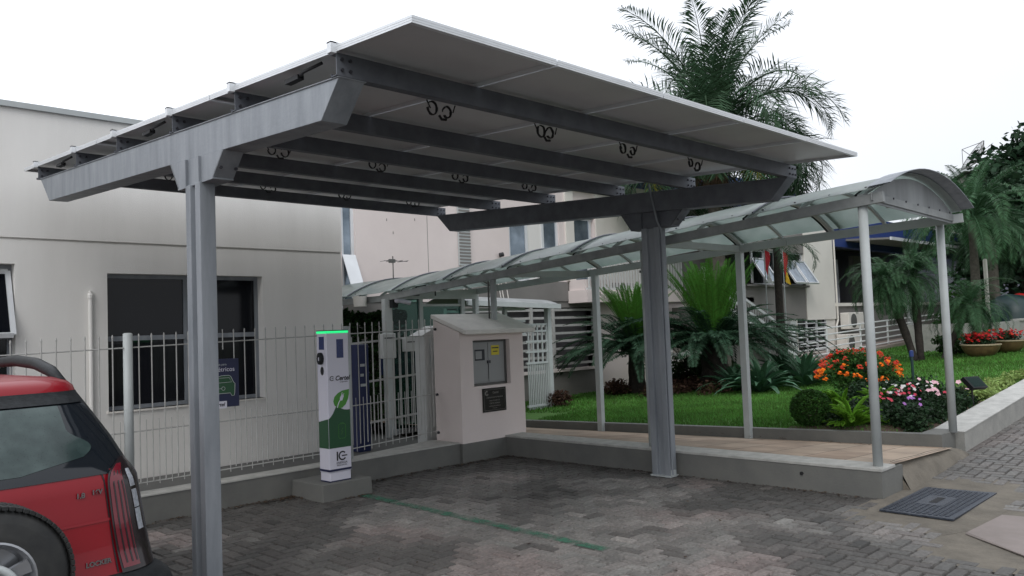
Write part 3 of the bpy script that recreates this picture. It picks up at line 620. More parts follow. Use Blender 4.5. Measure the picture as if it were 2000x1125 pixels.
# IG mark
c = MB(); c.box(X0+.085, X0+.100, Y0-.0025, Y0-.0005, .372, .462)
pts = [(X0+.152+.040*math.cos(a), Y0-.003, .417+.040*math.sin(a)) for a in [R(42)+k*R(282)/16 for k in range(17)]]
for k in range(16): c.bar(pts[k], pts[k+1], .014, .002, up=(0,1,0))
c.box(X0+.145, X0+.208, Y0-.0035, Y0-.0015, .411, .423); c.build('logo_mark', 'ink', cs)
text_mesh('lettering', 'ENERGIA', .032, (X0+.145, Y0-.002, .348), ROT_MY, 'ink', cs, .0004)
text_mesh('lettering', 'RENOVÁVEL', .022, (X0+.145, Y0-.002, .324), ROT_MY, 'ink', cs, .0003)
# side face items
c = MB(); c.box(X0-.004, X0-.0003, Y0+.045, Y0+.135, 1.49, 1.62); c.build('display', 'navyscreen', cs)
c = MB(); c.prism([(Y0+.05+.045*math.cos(a)+.045, 1.40+.062*math.sin(a)) for a in [k*R(30) for k in range(12)]], X0-.035, X0-.0003, 'x'); soc = c.build('socket', 'carblack', cs, bevel=.005)
c = MB(); c.box(X0-.037, X0-.0352, Y0+.088, Y0+.102, 1.38, 1.415); c.build('socket_light', 'purewhite', soc)
c = MB(); c.prism([(Y0+.09+.032*math.cos(a), 1.275+.045*math.sin(a)) for a in [k*R(45) for k in range(8)]]+[], X0-.0022, X0-.0003, 'x'); c.build('sticker', 'ink', cs)

# ================= METER KIOSK =================
ki = thing('meter_kiosk', 'small pink plastered meter kiosk with sloping concrete cap', 'kiosk', (7.2, 7.85, 0))
c = MB(); KX0, KX1, KY0, KY1 = 6.68, 7.80, 7.62, 8.12
c.prism([(KY0, .235), (KY1, .235), (KY1, 1.78), (KY0, 1.61)], KX0, 6.90, 'x')
c.prism([(KY0, .235), (KY1, .235), (KY1, 1.78), (KY0, 1.61)], 7.55, KX1, 'x')
c.prism([(KY0, .235), (KY1, .235), (KY1, .92), (KY0, .92)], 6.90, 7.55, 'x')
c.prism([(KY0, 1.50), (KY1, 1.50), (KY1, 1.78), (KY0, 1.61)], 6.90, 7.55, 'x')
c.box(6.90, 7.55, 7.86, 8.11, .92, 1.50); c.build('wall_body', 'pink', ki)
c = MB(); c.prism([(7.50,1.575),(8.16,1.80),(8.16,1.855),(7.50,1.635)], 6.672, 7.93, 'x'); c.build('roof', 'rooflight', ki, bevel=.01)
c = MB(); c.box(6.66, 7.82, 7.60, 8.14, -.05, .235); c.build('base', 'wallbase', ki, bevel=.006)
c = MB(); c.box(6.93, 7.52, 7.70, 7.86, .95, 1.475); cab = c.build('cabinet', 'cab', ki)
for a, b_ in ((6.945,7.218),(7.226,7.505)):
    c = MB(); c.box(a, b_, 7.690, 7.699, .965, 1.462); c.build('door', 'cab', cab, bevel=.003)
c = MB(); c.box(6.915,7.535,7.685,7.72,.925,.95); c.box(6.915,7.535,7.685,7.72,1.475,1.495); c.box(6.905,6.93,7.685,7.72,.925,1.495); c.box(7.52,7.545,7.685,7.72,.925,1.495); c.build('frame', 'floor', cab)
c = MB(); c.box(6.99, 7.16, 7.686, 7.6895, 1.24, 1.38); c.box(7.0, 7.11, 7.6845, 7.6858, 1.26, 1.36, 1); c.build('meter_window', ['interior', 'cab'], cab)
c = MB(); c.box(7.28, 7.42, 7.687, 7.6895, 1.30, 1.425); c.box(7.29,7.41,7.6855,7.6868,1.385,1.40,1); c.box(7.31,7.39,7.6855,7.6868,1.34,1.352,1); c.build('sticker', ['yellow', 'ink'], cab)
c = MB(); c.box(7.20, 7.25, 7.672, 7.689, 1.20, 1.235); c.tube([(7.215,7.675,1.2),(7.215,7.68,1.0)], .003, 5); c.build('latch', 'bolt', cab)
c = MB(); c.box(7.03, 7.435, 7.604, 7.6195, .585, .885); pq = c.build('plaque', 'brass', ki)
c = MB()
for s_ in (0,): 
    q = [(7.05,.605),(7.415,.605),(7.415,.865),(7.05,.865),(7.05,.605)]; c.tube([(x, 7.603, z) for x, z in q], .0018, 4)
pts = [(7.095+.022*math.cos(a), 7.603, .822+.024*math.sin(a)) for a in [R(55)+k*R(280)/12 for k in range(13)]]
for k in range(12): c.bar(pts[k], pts[k+1], .016, .003, up=(0,1,0))
c.build('engraved_border', 'gold', pq)
for s_, z, h in (('Certel', .825, .04), ('CARREGADOR DE VEICULOS', .765, .022), ('INAUGURADO EM', .725, .022), ('CERTEL ENERGIA', .690, .024), ('COOPERATIVA REGIONAL', .655, .018), ('TEUTONIA', .628, .016)):
    o = text_mesh('engraved_text', s_, h, (7.25 if s_ == 'Certel' else 7.232, 7.6035, z), ROT_MY, 'gold', ki, .0006)

# ================= LEFT BUILDING =================
lb = thing('left_building', 'beige plastered single storey building at left with dark windows', 'building', (2, 9.6, 0))
BY = 9.6; c = MB()
def wall_with_holes(c, x0, x1, z0, z1, holes, y0, y1, mi=0):
    xs = sorted({x0, x1, *[h[0] for h in holes], *[h[1] for h in holes]})
    for a, b_ in zip(xs, xs[1:]):
        hs = sorted([h for h in holes if h[0] <= a and h[1] >= b_], key=lambda h: h[2]); z = z0
        for h in hs:
            if h[2] > z: c.box(a, b_, y0, y1, z, h[2], mi)
            z = h[3]
        if z < z1: c.box(a, b_, y0, y1, z, z1, mi)
H1 = (3.235, 5.11, .88, 2.42); H2 = (.40, 2.33, .95, 2.50)
wall_with_holes(c, -9, 6.30, 0, 2.755, [H1, H2], BY, BY+.22)
c.box(-9, 6.30, BY-.012, BY+.22, 2.775, 4.14); c.box(-9, 6.30, BY+.012, BY+.22, 2.755, 2.775)
c.box(6.08, 6.30, BY+.22, 14.2, 0, 4.14); c.box(-9,-8.8,BY+.22,14.2,0,4.14); c.box(-9,6.3,14.0,14.2,0,4.14); c.box(-8.8,6.08,BY+.22,14.0,2.9,3.0)
c.build('wall', 'beige', lb)
c = MB(); c.box(-9.05, 6.34, BY-.05, BY+.3, 4.14, 4.20); c.box(-9.05,6.34,BY+.3,14.3,4.1,4.14); c.build('roof_coping', 'whitegrey', lb)
def awning_window(x0, x1, z0, z1, zm, panes, openp=None, b=lb, y=BY):
    c = MB(); t_ = .045; yy = y+.13
    c.box(x0, x1, yy, yy+.05, z0, z0+t_); c.box(x0, x1, yy, yy+.05, z1-t_, z1)
    c.box(x0, x0+t_, yy, yy+.05, z0+t_, z1-t_); c.box(x1-t_, x1, yy, yy+.05, z0+t_, z1-t_)
    c.box(x0+t_, x1-t_, yy-.01, yy+.05, zm, zm+.055)
    n_ = len(panes)-1
    for p in panes[1:-1]: c.box(p-.025, p+.025, yy-.002, yy+.048, z0+t_, z1-t_)
    w_ = c.build('window', 'galv', b)
    c = MB()
    c.box(x0+t_, x1-t_, yy+.02, yy+.026, z0+t_, zm); c.box(x0+t_, x1-t_, yy+.02, yy+.026, zm+.055, z1-t_); c.build('pane', 'glassdark', w_)
    c = MB(); c.box(x0-.02, x1+.02, y-.02, yy, z0-.02, z0+.0); c.build('sill', 'cream', w_)
    return w_
awning_window(*H1, 1.66, [3.235, 4.17, 5.11])
w2 = awning_window(*H2, 1.72, [.4, 1.36, 2.33])
# open awning sash on far-left window
c = MB(); a0 = Vector((1.40, BY+.12, 2.43)); a1 = Vector((2.29, BY+.12, 2.43)); b0 = Vector((1.40, BY-.10, 1.76)); b1 = Vector((2.29, BY-.10, 1.76))
for p, q in ((a0,a1),(b0,b1),(a0,b0),(a1,b1)): c.bar(p, q, .05, .035, up=(0,1,.3))
sa = c.build('open_sash', 'alu', w2)
c = MB(); c.add([a0,a1,b1,b0], [(0,1,2,3)]); c.add([a0+Vector((0,.006,0)),a1+Vector((0,.006,0)),b1+Vector((0,.006,0)),b0+Vector((0,.006,0))], [(3,2,1,0)]); c.build('sash_pane', 'glassdark', w2)
c = MB()
for x in (3.45, 3.95, 4.5): c.box(x, x+.3, BY+.5, BY+1.1, .3, 1.05)
c.build('desk', 'interior', lb)
vp = MB(); vp.tube([(3.05, BY-.025, .1),(3.05, BY-.025, 2.14)], .022, 10); vp.lathe([(.028,0),(.028,.04),(.018,.05),(.018,.08),(0,.08)], (3.05,BY-.025,2.14), 10); 
tag(vp.build('vent_pipe', 'beige', smooth=False), 'thin beige pipe standing up the left building wall', 'pipe')
wl = thing('wall_light', 'small white flood lamp on the left building corner', 'lamp', (6.36, 9.9, 2.0))
c = MB(); c.prism([(9.8,1.85),(10.0,1.85),(10.05,2.05),(9.75,2.05)], 6.305, 6.42, 'x'); c.build('lamp_body', 'purewhite', wl, bevel=.02)

# ================= ARCHED WALKWAY =================
cw = thing('arched_walkway', 'arched walkway roof of translucent sheets on slim white posts', 'canopy', (8.4, 6.5, 0))
def FX(y): return 7.50                       # front eave x
def BX(y): return 9.40 if y > 4.6 else 9.40 + .38*(4.6-y)/1.85
def bz(y):                                   # beam underside height
    return 2.635 - .0665*(y-2.75) if y < 10.4 else 2.126
def bzb(y): return 2.60 - .0480*(y-2.75) if y < 10.4 else 2.233
YE = 12.6
c = MB(); ys = [2.75, 4.5, 6.5, 8.5, 10.4, YE]; bh = .095
for a, b_ in zip(ys, ys[1:]): c.bar((FX(a)+.02, a, bz(a)+bh/2), (FX(b_)+.02, b_, bz(b_)+bh/2), .05, bh)
c.build('front_beam', 'fascia', cw)
c = MB(); ys2 = [2.75, 4.6, 6.5, 8.5, 10.4, YE]
for a, b_ in zip(ys2, ys2[1:]): c.bar((BX(a)-.02, a, bzb(a)+bh/2), (BX(b_)-.02, b_, bzb(b_)+bh/2), .05, bh)
c.build('back_beam', 'whitegrey', cw)
RISE = .25; NA = 16
def arch(y, dz=0, over=.0):
    x0, x1 = FX(y)-over, BX(y)+over; z0, z1 = bz(y)+bh, bzb(y)+bh; pts = []
    for k in range(NA+1):
        t_ = k/NA; pts.append(Vector((x0+(x1-x0)*t_, y, z0+(z1-z0)*t_ + RISE*4*t_*(1-t_) + dz)))
    return pts
# sheets, one per bay
edges = [2.78, 4.0, 5.2, 6.4, 7.6, 8.8, 10.0, 11.2, YE]
for i, (a, b_) in enumerate(zip(edges, edges[1:])):
    c = MB(); n_ = 6; up_ = .012
    rows = [arch(a+(b_+.03-a)*k/n_ if k else a, .02 + up_*(1-k/n_) + .010*math.sin(math.pi*k/n_), .05) for k in range(n_+1)]
    vs = [p for r in rows for p in r]; m1 = NA+1
    vs2 = [p+Vector((0,0,.006)) for p in vs]; o = len(vs)
    fs = [(r*m1+k, r*m1+k+1, (r+1)*m1+k+1, (r+1)*m1+k) for r in range(n_) for k in range(NA)]
    c.add(vs+vs2, [q[::-1] for q in fs] + [tuple(x+o for x in q) for q in fs] + [(k, k+1, o+k+1, o+k) for k in range(NA)] + [(n_*m1+k, o+n_*m1+k, o+n_*m1+k+1, n_*m1+k+1) for k in range(NA)])
    c.build('roof_sheet', 'poly', cw, smooth=True)
    c = MB(); c.tube([p+Vector((0,0,.045)) for p in arch(a if i else a+.02, 0, .05)], .010, 6); c.build('seam_strip', 'galvdark', cw)
y = 2.95; i = 0
while y < YE:
    c = MB(); pts = arch(y, -.005); w_ = .05 if i % 2 == 0 else .03
    for k in range(NA): c.bar(pts[k], pts[k+1], w_, .03)
    if i % 2 == 0:
        pts = arch(y+.045, .0)
        for k in range(NA): c.bar(pts[k], pts[k+1], .012, .035, mi=1)
    c.build('arch_rib', ['whitegrey', 'black'], cw); y += .57; i += 1
# screws along the eave
c = MB(); c.lathe([(0,.0),(.011,.0),(.011,.014),(0,.018)], (0,0,0), 6); s0_ = c.build('screw', 'bolt', cw); y = 2.9; first = True
while y < YE:
    s_ = s0_ if first else s0_.copy()
    if not first: sc.collection.objects.link(s_)
    first = False; s_.location = Vector((FX(y)+.01, y, bz(y)+bh+.055)) - cw.location; y += .34
# end plate: lens-shaped gable with flashing
ye = 2.86; pts = arch(ye, .0); pt = [(p.x, p.z) for p in pts]; lo = [(FX(ye), bz(2.75)+.0), (BX(ye), bzb(2.75)-.01)]
c = MB(); c.prism([lo[0]] + pt + [lo[1]], ye-.012, ye-.004, 'y'); c.build('end_plate', mat('weathered_zinc', (.18,.19,.195), .6, .2, vscale=3, col2=(.30,.315,.32), streak=True), cw)
c = MB(); c.bar((FX(ye)-.03, ye-.02, bz(2.75)+.06), (BX(ye)+.02, ye-.02, bzb(2.75)+.05), .012, .07); c.build('end_rail', 'fascia', cw)
c = MB(); c.lathe([], n=3) if 0 else None
for k in range(7):
    t_ = (k+.5)/7; c = MB(); c.lathe([(0,-.008),(.010,-.008),(.010,0)], (FX(ye)+(BX(ye)-FX(ye))*t_, ye-.026, bz(2.75)+.085-.02*t_), 8, axis='y'); c.build('screw', 'bolt', cw)
a_ = arch(2.87, .05, .055); b_ = arch(2.66, .05, .055); 
c = MB(); vs = a_+b_; m1 = NA+1; c.add(vs + [p+Vector((0,0,.008)) for p in vs], [(k, k+1, m1+k+1, m1+k) for k in range(NA)] + [(2*m1+k, 3*m1+k, 3*m1+k+1, 2*m1+k+1) for k in range(NA)] + [(m1+k, m1+k+1, 3*m1+k+1, 3*m1+k) for k in range(NA)])
c.build('end_flashing', 'galv', cw, smooth=True)
for y in (5.25, 7.75, 10.2):
    c = MB(); c.bar((FX(y)+.05, y, bz(y)+.05), (BX(y)-.05, y, bzb(y)+.05), .05, .08); c.build('cross_beam', 'whitegrey', cw)
def wpost(x, y, z0, z1, r):
    c = MB(); c.tube([(x, y, z0), (x, y, z1)], r, 16); c.build('post', 'whitegrey', cw, smooth=True)
for y in (2.96, 5.42, 7.90): wpost(7.56, y, .26, bz(y)+.03, .042)
wpost(9.76, 2.99, .31, bzb(2.99)+.03, .042)
for y in (5.25, 7.62, 10.25): 
    c = MB(); c.box(9.34, 9.42, y-.04, y+.04, .05, bzb(y)+.02); c.build('post', 'whitegrey', cw)
c = MB(); c.box(7.42, 7.50, 10.16, 10.24, .05, bz(10.2)+.02); c.build('post', 'whitegrey', cw)
lf = thing('canopy_lamp', 'small round lamp under the near end of the arched roof', 'lamp', (8.95, 3.2, 2.62))
c = MB(); c.lathe([(.0,.06),(.05,.06),(.05,.0),(.035,-.03),(0,-.035)], (8.9,3.2,2.78), 12); c.bar((8.9,3.2,2.84),(8.9,3.2,2.95),.02); c.bar((8.85,3.2,2.80),(8.79,3.2,2.82),.05); c.build('lamp_body', 'whitegrey', lf)
fl = thing('floodlight', 'dark floodlight on a bracket under the middle of the arched roof', 'lamp', (8.9, 6.3, 2.4))
c = MB(); c.box(8.80, 9.05, 6.26, 6.34, 2.33, 2.37); c.box(8.78, 9.08, 6.22, 6.38, 2.30, 2.33); c.tube([(8.84,6.3,2.36),(8.84,6.3,2.50)], .012, 6); c.tube([(9.0,6.3,2.36),(9.0,6.3,2.50)], .012, 6); c.build('lamp_body', 'black', fl)
# conduit on post behind kiosk
cd_ = MB(); cd_.tube([(7.50, 7.93, .3), (7.50, 7.93, 2.28)], .012, 8); tag(cd_.build('conduit', 'floor'), 'thin dark conduit running up the walkway post behind the kiosk', 'conduit')

# ================= GLASS GATE SCREEN =================
gs = thing('glass_screen', 'green glass entrance screen with white frame across the path', 'glass screen', (8.3, 10.2, 0))
c = MB(); yg = 10.2
c.box(7.50, 7.56, yg-.04, yg+.04, .08, 2.2); c.box(8.10, 8.17, yg-.035, yg+.035, .08, 2.2); c.box(8.98, 9.06, yg-.04, yg+.04, .08, 2.16); c.box(7.50, 9.34, yg-.03, yg+.03, 2.16, 2.24); c.box(8.17, 8.98, yg-.02, yg+.02, 2.04, 2.08); c.box(7.56,8.10,yg-.02,yg+.02,.08,.16); c.box(8.17,8.98,yg-.02,yg+.02,.08,.18); c.build('frame', 'whitegrey', gs)
c = MB(); c.box(7.56, 8.10, yg-.005, yg+.003, .16, 2.16); c.build('glass_pane', 'glassgreen', gs)
c = MB(); c.box(8.17, 8.98, yg-.005, yg+.003, .18, 2.04); c.build('glass_door', 'glassgreen', gs)
# inner bar gate
ig = thing('inner_gate', 'short white bar gate in front of the glass entrance screen', 'gate', (7, 9.5, .1))
prot = MB(); prot.tube([(0,0,0),(0,0,1.33)], .010, 6); pp = prot.build('bar', 'fencepaint'); pp.parent = ig; x = 6.36; k = 0
def igz(x): return 1.51 + .055*(x-6.4)
while x < 7.75:
    o = pp if k == 0 else pp.copy()
    if k: sc.collection.objects.link(o)
    o.location = Vector((x, 9.5, igz(x)-1.24)) - ig.location; x += .115; k += 1
for dz in (-.0, -.55, -1.12):
    c = MB(); c.bar((6.3, 9.5, igz(6.3)+dz), (7.8, 9.5, igz(7.8)+dz), .018, .028); c.build('rail', 'fencepaint', ig)
for n_, (x0, x1, z0, z1) in enumerate(((6.80,7.03,1.28,1.63),(7.20,7.40,1.36,1.56),(6.36,6.50,1.22,1.46))):
    c = MB(); mb_ = thing('letter_box', ['larger white letter box on the inner gate, between two others', 'small white letter box on the inner gate, nearest the kiosk', 'small white box on the inner gate, just beside the charging pillar'][n_], 'box', ((x0+x1)/2, 9.44, z0), 'white boxes on the inner gate')
    c.box(x0, x1, 9.38, 9.47, z0, z1); bb = c.build('box_body', 'white', mb_, bevel=.008)
    c = MB(); c.box(x0+.03, x1-.03, 9.374, 9.38, z1-.07, z1-.055); c.build('slot', 'interior', mb_)
ip = thing('intercom_pillar', 'white intercom pillar with sloping top behind the fence beside the kiosk', 'pillar', (6.75, 8.5, .1))
c = MB(); c.box(6.72, 6.94, 8.36, 8.56, .10, 1.58); c.prism([(6.66,1.585),(7.0,1.585),(7.0,1.71),(6.94,1.71)], 8.33, 8.6, 'y'); c.build('pillar_body', 'white', ip)
c = MB(); c.box(6.80, 6.93, 8.35, 8.36, 1.12, 1.55); c.build('panel', 'whitegrey', ip)
tt = thing('blue_totem', 'slim dark blue totem standing behind the bar fence right of the charger', 'totem', (6.18, 9.1, .1))
c = MB(); c.prism([(6.10,9.0),(6.29,9.0),(6.29,9.14),(6.10,9.14)], .10, 1.50, 'z'); c.build('body', 'bluedark', tt, bevel=.01)
c = MB()
for k in (5, 6, 7): c.box(6.15, 6.15+.05+.02*(k%3), 8.995, 8.999, .30+k*.13, .335+k*.13)
c.build('printed_marks', 'whitegrey', tt)
sg = thing('blue_board', 'blue board behind the glass entrance screen', 'board', (8.1, 10.7, 1.1))
c = MB(); c.box(7.62, 8.62, 10.55, 10.58, .98, 1.32); c.build('board', 'bluedark', sg)
text_mesh('lettering', 'BEM-VINDO', .10, (8.1, 10.545, 1.18), ROT_MY, 'whitegrey', sg, .001)
# cctv on gate post, bracketed floodlight and speaker
c1 = thing('security_camera', 'white bullet camera on the entrance post left of the glass screen', 'camera', (7.5, 10.05, 2.1))
c = MB(); c.box(7.50,7.60,10.06,10.14,2.02,2.22); c.build('junction_box', 'carblack', c1)
c = MB(); c.tube([(7.58,10.05,2.12),(7.62,9.98,2.12),(7.72,9.9,2.08)], [.03,.035,.035], 12); c.lathe([(0,-.045),(.035,-.03),(.045,0),(.035,.03),(0,.045)], (7.56,10.03,2.13), 12); c.build('camera_body', 'purewhite', c1, smooth=True)
c2 = thing('floodlight', 'black floodlight on a curved arm above the glass screen', 'lamp', (8.1, 9.95, 2.3))
c = MB(); c.tube([(7.92,10.1,2.24),(7.92,10.0,2.34),(8.05,9.95,2.36),(8.25,9.95,2.34),(8.27,9.97,2.2)], .012, 6); c.box(7.88,7.96,9.98,10.06,2.2,2.32); c.build('lamp_body', 'black', c2)
sp = thing('siren_box', 'cream siren box under the eave of the arched roof at far left', 'siren', (7.4, 10.4, 2.1))
c = MB(); c.lathe([(0,-.08),(.10,-.08),(.11,.08),(0,.08)], (7.38,10.75,2.15), 14); c.build('siren_body', 'cream', sp)
an = thing('antenna', 'small bare aerial on a mast above the arched roof', 'antenna', (8.25, 11, 2.4))
c = MB(); c.tube([(8.23,11,2.45),(8.23,11,2.92)], .010, 6); c.build('mast', 'floor', an)
c = MB(); c.tube([(8.05,11,2.84),(8.52,10.98,2.84)], .006, 5)
for x in (8.08, 8.2, 8.32, 8.44): c.tube([(x,10.85,2.84),(x,11.15,2.84)], .004, 5)
c.box(8.16,8.26,10.97,11.03,2.81,2.87); c.build('elements', 'floor', an)
# ================= BUILDING BEHIND =================
b2 = thing('main_building', 'pale pink two storey building behind the walkway with grilles and blue roof band', 'building', (14, 13, 0))
Y2 = 13.0
W_up = [(8.55,8.86,2.2,4.6), (13.0,14.72,2.72,4.35), (15.25,16.05,2.72,4.33)]
c = MB(); wall_with_holes(c, 6.4, 11.0, 2.25, 5.30, W_up[:1], Y2, Y2+.25); wall_with_holes(c, 11.0, 18.6, 2.72, 5.30, W_up[1:], Y2, Y2+.25); c.build('upper_wall', 'pink', b2)
c = MB(); c.box(11.0, 14.95, Y2-.01, Y2+.25, 2.25, 2.72); c.box(15.98, 18.6, Y2-.01, Y2+.25, 2.25, 2.72); c.build('grey_band', 'greywall', b2)
c = MB(); c.box(14.95, 18.6, Y2-.03, Y2-.002, 2.80, 5.3) if 0 else None
c.box(14.92, 15.22, Y2-.05, Y2-.002, 2.75, 5.0); c.box(16.08, 16.4, Y2-.05, Y2-.002, 2.75, 5.0); c.box(16.4, 18.6, Y2-.03, Y2-.002, 2.75, 5.0); c.box(14.9, 18.7, Y2-.12, Y2-.002, 5.0, 5.25); c.build('cream_wall', 'cream', b2)
c = MB(); c.box(6.4, 16.0, Y2+.02, Y2+.3, -.5, .60); wall_with_holes(c, 6.4, 16.0, .60, 2.25, [(11.0,15.9,.60,2.10)], Y2+.02, Y2+.3); c.box(6.4, 30, 15.5, 15.7, -.5, 5.2); c.build('lower_wall', 'greywall', b2)
c = MB(); c.box(10.9, 15.98, Y2-.06, Y2+.018, .57, .64); c.box(15.9, 16.02, Y2-.02, Y2+.3, -.4, 2.1); c.box(15.0,16.0,Y2-.5,Y2-.0,2.35,2.75); c.build('sill', 'pink', b2)
c = MB(); c.box(16.02, 22.5, Y2+.1, Y2+.3, -.5, 2.3); c.build('pink_lower_wall', 'pink', b2)
c = MB(); c.box(17.6,17.62,Y2+.09,Y2+.1,-.4,1.2); c.build('wall_joint', 'floor', b2)
c = MB(); c.box(11, 15.9, Y2+.24, Y2+.26, .6, 2.1); c.build('window_opening', mat('dark_grey_shutter', (.10,.095,.10), .7, 0, var=.1, streak=True), b2)  # dark grey streaked sheet closing the window behind the grille
gr = MB()
for k in range(8): z = .72+k*.185; gr.box(11, 15.9, Y2+.02, Y2+.05, z, z+.055)
for x in (11.0, 12.6, 13.6, 14.35, 15.85): gr.box(x, x+.08, Y2+.0, Y2+.06, .62, 2.1)
gr.build('window_grille', 'fencepaint', b2)
# upper windows
def upwin(x0, x1, z0, z1, divs, gl):
    c = MB(); c.box(x0, x1, Y2+.06, Y2+.10, z0, z0+.05); c.box(x0, x1, Y2+.06, Y2+.10, z1-.05, z1)
    for d in divs: c.box(d-.035, d+.035, Y2+.05, Y2+.11, z0+.05, z1-.05)
    w_ = c.build('window', 'alu', b2); c = MB()
    for i, (a, b_) in enumerate(zip(divs, divs[1:])): c.box(a+.035, b_-.035, Y2+.075, Y2+.08, z0+.05, z1-.05, i % 2)
    c.build('pane', [gl, 'glasssky' if gl != 'glasssky' else 'beige'], w_); return w_
upwin(8.55, 8.86, 2.2, 4.6, [8.585, 8.83], 'glasssky')
upwin(13.0, 14.72, 2.72, 4.35, [13.04, 13.62, 14.18, 14.68], 'glasssky'); upwin(15.25, 16.05, 2.72, 4.33, [15.29, 15.95], 'glasssky')
c = MB(); c.add([(8.56,Y2,3.15),(8.85,Y2,3.15),(8.85,Y2-.35,2.35),(8.56,Y2-.35,2.35)], [(0,1,2,3)]); c.add([(8.56,Y2+.01,3.15),(8.85,Y2+.01,3.15),(8.85,Y2-.34,2.35),(8.56,Y2-.34,2.35)], [(3,2,1,0)]); c.build('open_sash', 'alu', b2)
c = MB(); c.box(11.45, 11.75, Y2-.06, Y2-.002, 3.02, 4.6)
for k in range(22): c.box(11.44, 11.76, Y2-.066, Y2-.0605, 3.06+k*.07, 3.10+k*.07, 1)
c.build('cable_duct', ['whitegrey', 'greywall'], b2)
c = MB()
for x, z in ((9.6,3.85),(9.75,3.6),(10.3,3.9)): c.tube([(x,Y2-.008,z),(x,Y2-.008,z+.05)], .006, 5)
c.box(10.62,10.63,Y2-.004,Y2-.001,2.3,4.2); c.build('wall_stains', 'greywall', b2)
cm = thing('security_camera', 'white camera with cables on the upper pink wall beside the windows', 'camera', (12.75, 12.9, 3.2))
c = MB(); c.tube([(12.72,12.86,3.06),(12.9,12.78,3.0)], .035, 10); c.tube([(12.62,12.94,3.28),(12.7,12.9,3.3)], .05, 10, mi=1); c.build('camera_body', ['purewhite', 'black'], cm)
c = MB()
for x in (11.5, 11.6, 11.68, 12.55, 12.63, 12.78): c.tube([(x,12.97,3.15),(x+.02,12.95,2.6),(x+.03,12.9,2.3)], .010, 5)
c.build('cables', 'cream', cm)
# recess, terrace, stair
c = MB(); c.box(18.6, 30.3, 14.6, 14.8, 2.3, 5.3); c.box(17.6, 31, 13.0, 14.6, 5.0, 5.2); c.build('terrace_back_wall', 'greywall', b2)
c = MB(); c.box(18.6, 24, 13.0, 14.6, 2.2, 2.35); c.build('terrace_floor', 'greywall', b2)
c = MB(); c.prism([(17.5,5.28),(28.2,5.28),(28.2,5.75),(26.4,6.3),(17.5,5.95)], 13.05, 13.35, 'y'); c.box(28.2, 60, 13.05, 13.35, 4.3, 5.6); c.build('blue_roof_band', 'blue', b2)
c = MB(); c.prism([(25,5.7),(27.5,6.75),(29.5,6.6),(32,5.6)], 14, 19, 'y'); c.build('grey_gable', 'rooftile', b2)
c = MB(); c.box(23.4, 27.7, Y2, Y2+.3, 1.60, 2.74); c.box(23.4, 27.7, Y2, Y2+.3, 3.9, 5.0); c.build('grey_upper_wall', 'greywall', b2)
c = MB(); c.box(27.7, 30.05, Y2-.03, Y2+.4, 1.55, 5.25); c.build('tall_panel_wall', 'cream', b2)
c = MB(); c.box(26.45, 26.9, Y2-.02, Y2+.3, .2, 1.6); c.box(29.3, 30.2, Y2+.02, Y2+.3, .2, 1.55); c.box(26.9,29.3,Y2+.02,Y2+.3,.2,.42); c.build('lower_pier', 'cream', b2)
c = MB(); c.box(23.4, 27.8, Y2-.12, Y2, 2.70, 2.77); c.build('window_ledge', 'greywall', b2)
c = MB(); c.box(24.1, 27.65, Y2+.12, Y2+.16, 2.77, 3.9); c.box(26.9, 29.3, Y2+.1, Y2+.14, .42, 1.55); c.build('dark_glazing', 'glassdark', b2)
c = MB()
for x in (24.1, 24.9, 25.7, 26.5, 27.6): c.box(x, x+.07, Y2+.06, Y2+.12, 2.77, 3.9)
for z in (2.77, 3.86): c.box(24.1, 27.65, Y2+.06, Y2+.12, z, z+.05)
for x in (26.9, 27.7, 28.5, 29.25): c.box(x, x+.06, Y2+.03, Y2+.09, .42, 1.55)
for k in range(7): c.box(26.9, 29.3, Y2+.0, Y2+.03, .46+k*.16, .49+k*.16)
c.build('window_frame', 'alu', b2)
for x in (24.0, 26.0, 26.9):
    a0, a1, b0, b1 = [Vector(p) for p in ((x,Y2,3.6),(x+.78,Y2,3.6),(x,Y2-.5,2.82),(x+.78,Y2-.5,2.82))]
    c = MB()
    for p, q in ((a0,a1),(b0,b1),(a0,b0),(a1,b1)): c.bar(p, q, .06, .05, up=(0,1,.5))
    c.add([a0,a1,b1,b0], [(0,1,2,3)], 1); c.build('open_sash', ['alu', 'glasssky'], b2)
# balcony railing + stair
st = thing('stair', 'outdoor stair with white railing coming down behind the cycads', 'stair', (23, 12.4, 0))
c = MB(); n_ = 15
for k in range(n_): x0 = 19.2+k*.34; z = 2.05-k*.135; c.box(x0, x0+.36, 11.8, 12.9, z-.16, z)
c.prism([(19.2,1.9),(24.3,-.1),(24.3,-.4),(23.0,-.4),(19.2,1.25)], 12.1, 12.6, 'y'); c.build('steps', 'greywall', st)
for z_ in (.35, .65, .95):
    c = MB(); c.bar((19.0,11.75,2.12+z_),(24.2,11.75,.10+z_), .05, .08); c.build('rail', 'brightwhite', st)
c = MB(); k = 0
while k < 36: x = 19.1+k*.14; z = 2.12-(x-19.0)*.388; c.bar((x,11.75,z+.1),(x,11.75,z+.93), .018); k += 1
c.box(24.1, 24.5, 11.85, 12.1, 0, 1.55); c.build('balusters', 'white', st)
br = thing('balcony_railing', 'white barred balcony railing above the left cycad', 'railing', (17, 12.5, 2.6))
c = MB(); k = 0
while k < 34: x = 15.1+k*.12; c.bar((x,12.45,2.55),(x,12.45,3.35), .04); k += 1
c.bar((15.0,12.45,3.37),(19.2,12.45,3.37), .06); c.bar((15.0,12.45,2.52),(19.2,12.45,2.52), .06); c.build('railing_frame', 'white', br)
c = MB(); c.box(14.95, 19.0, 12.4, 13.0, 2.2, 2.5); c.build('balcony_slab', 'pink', br)
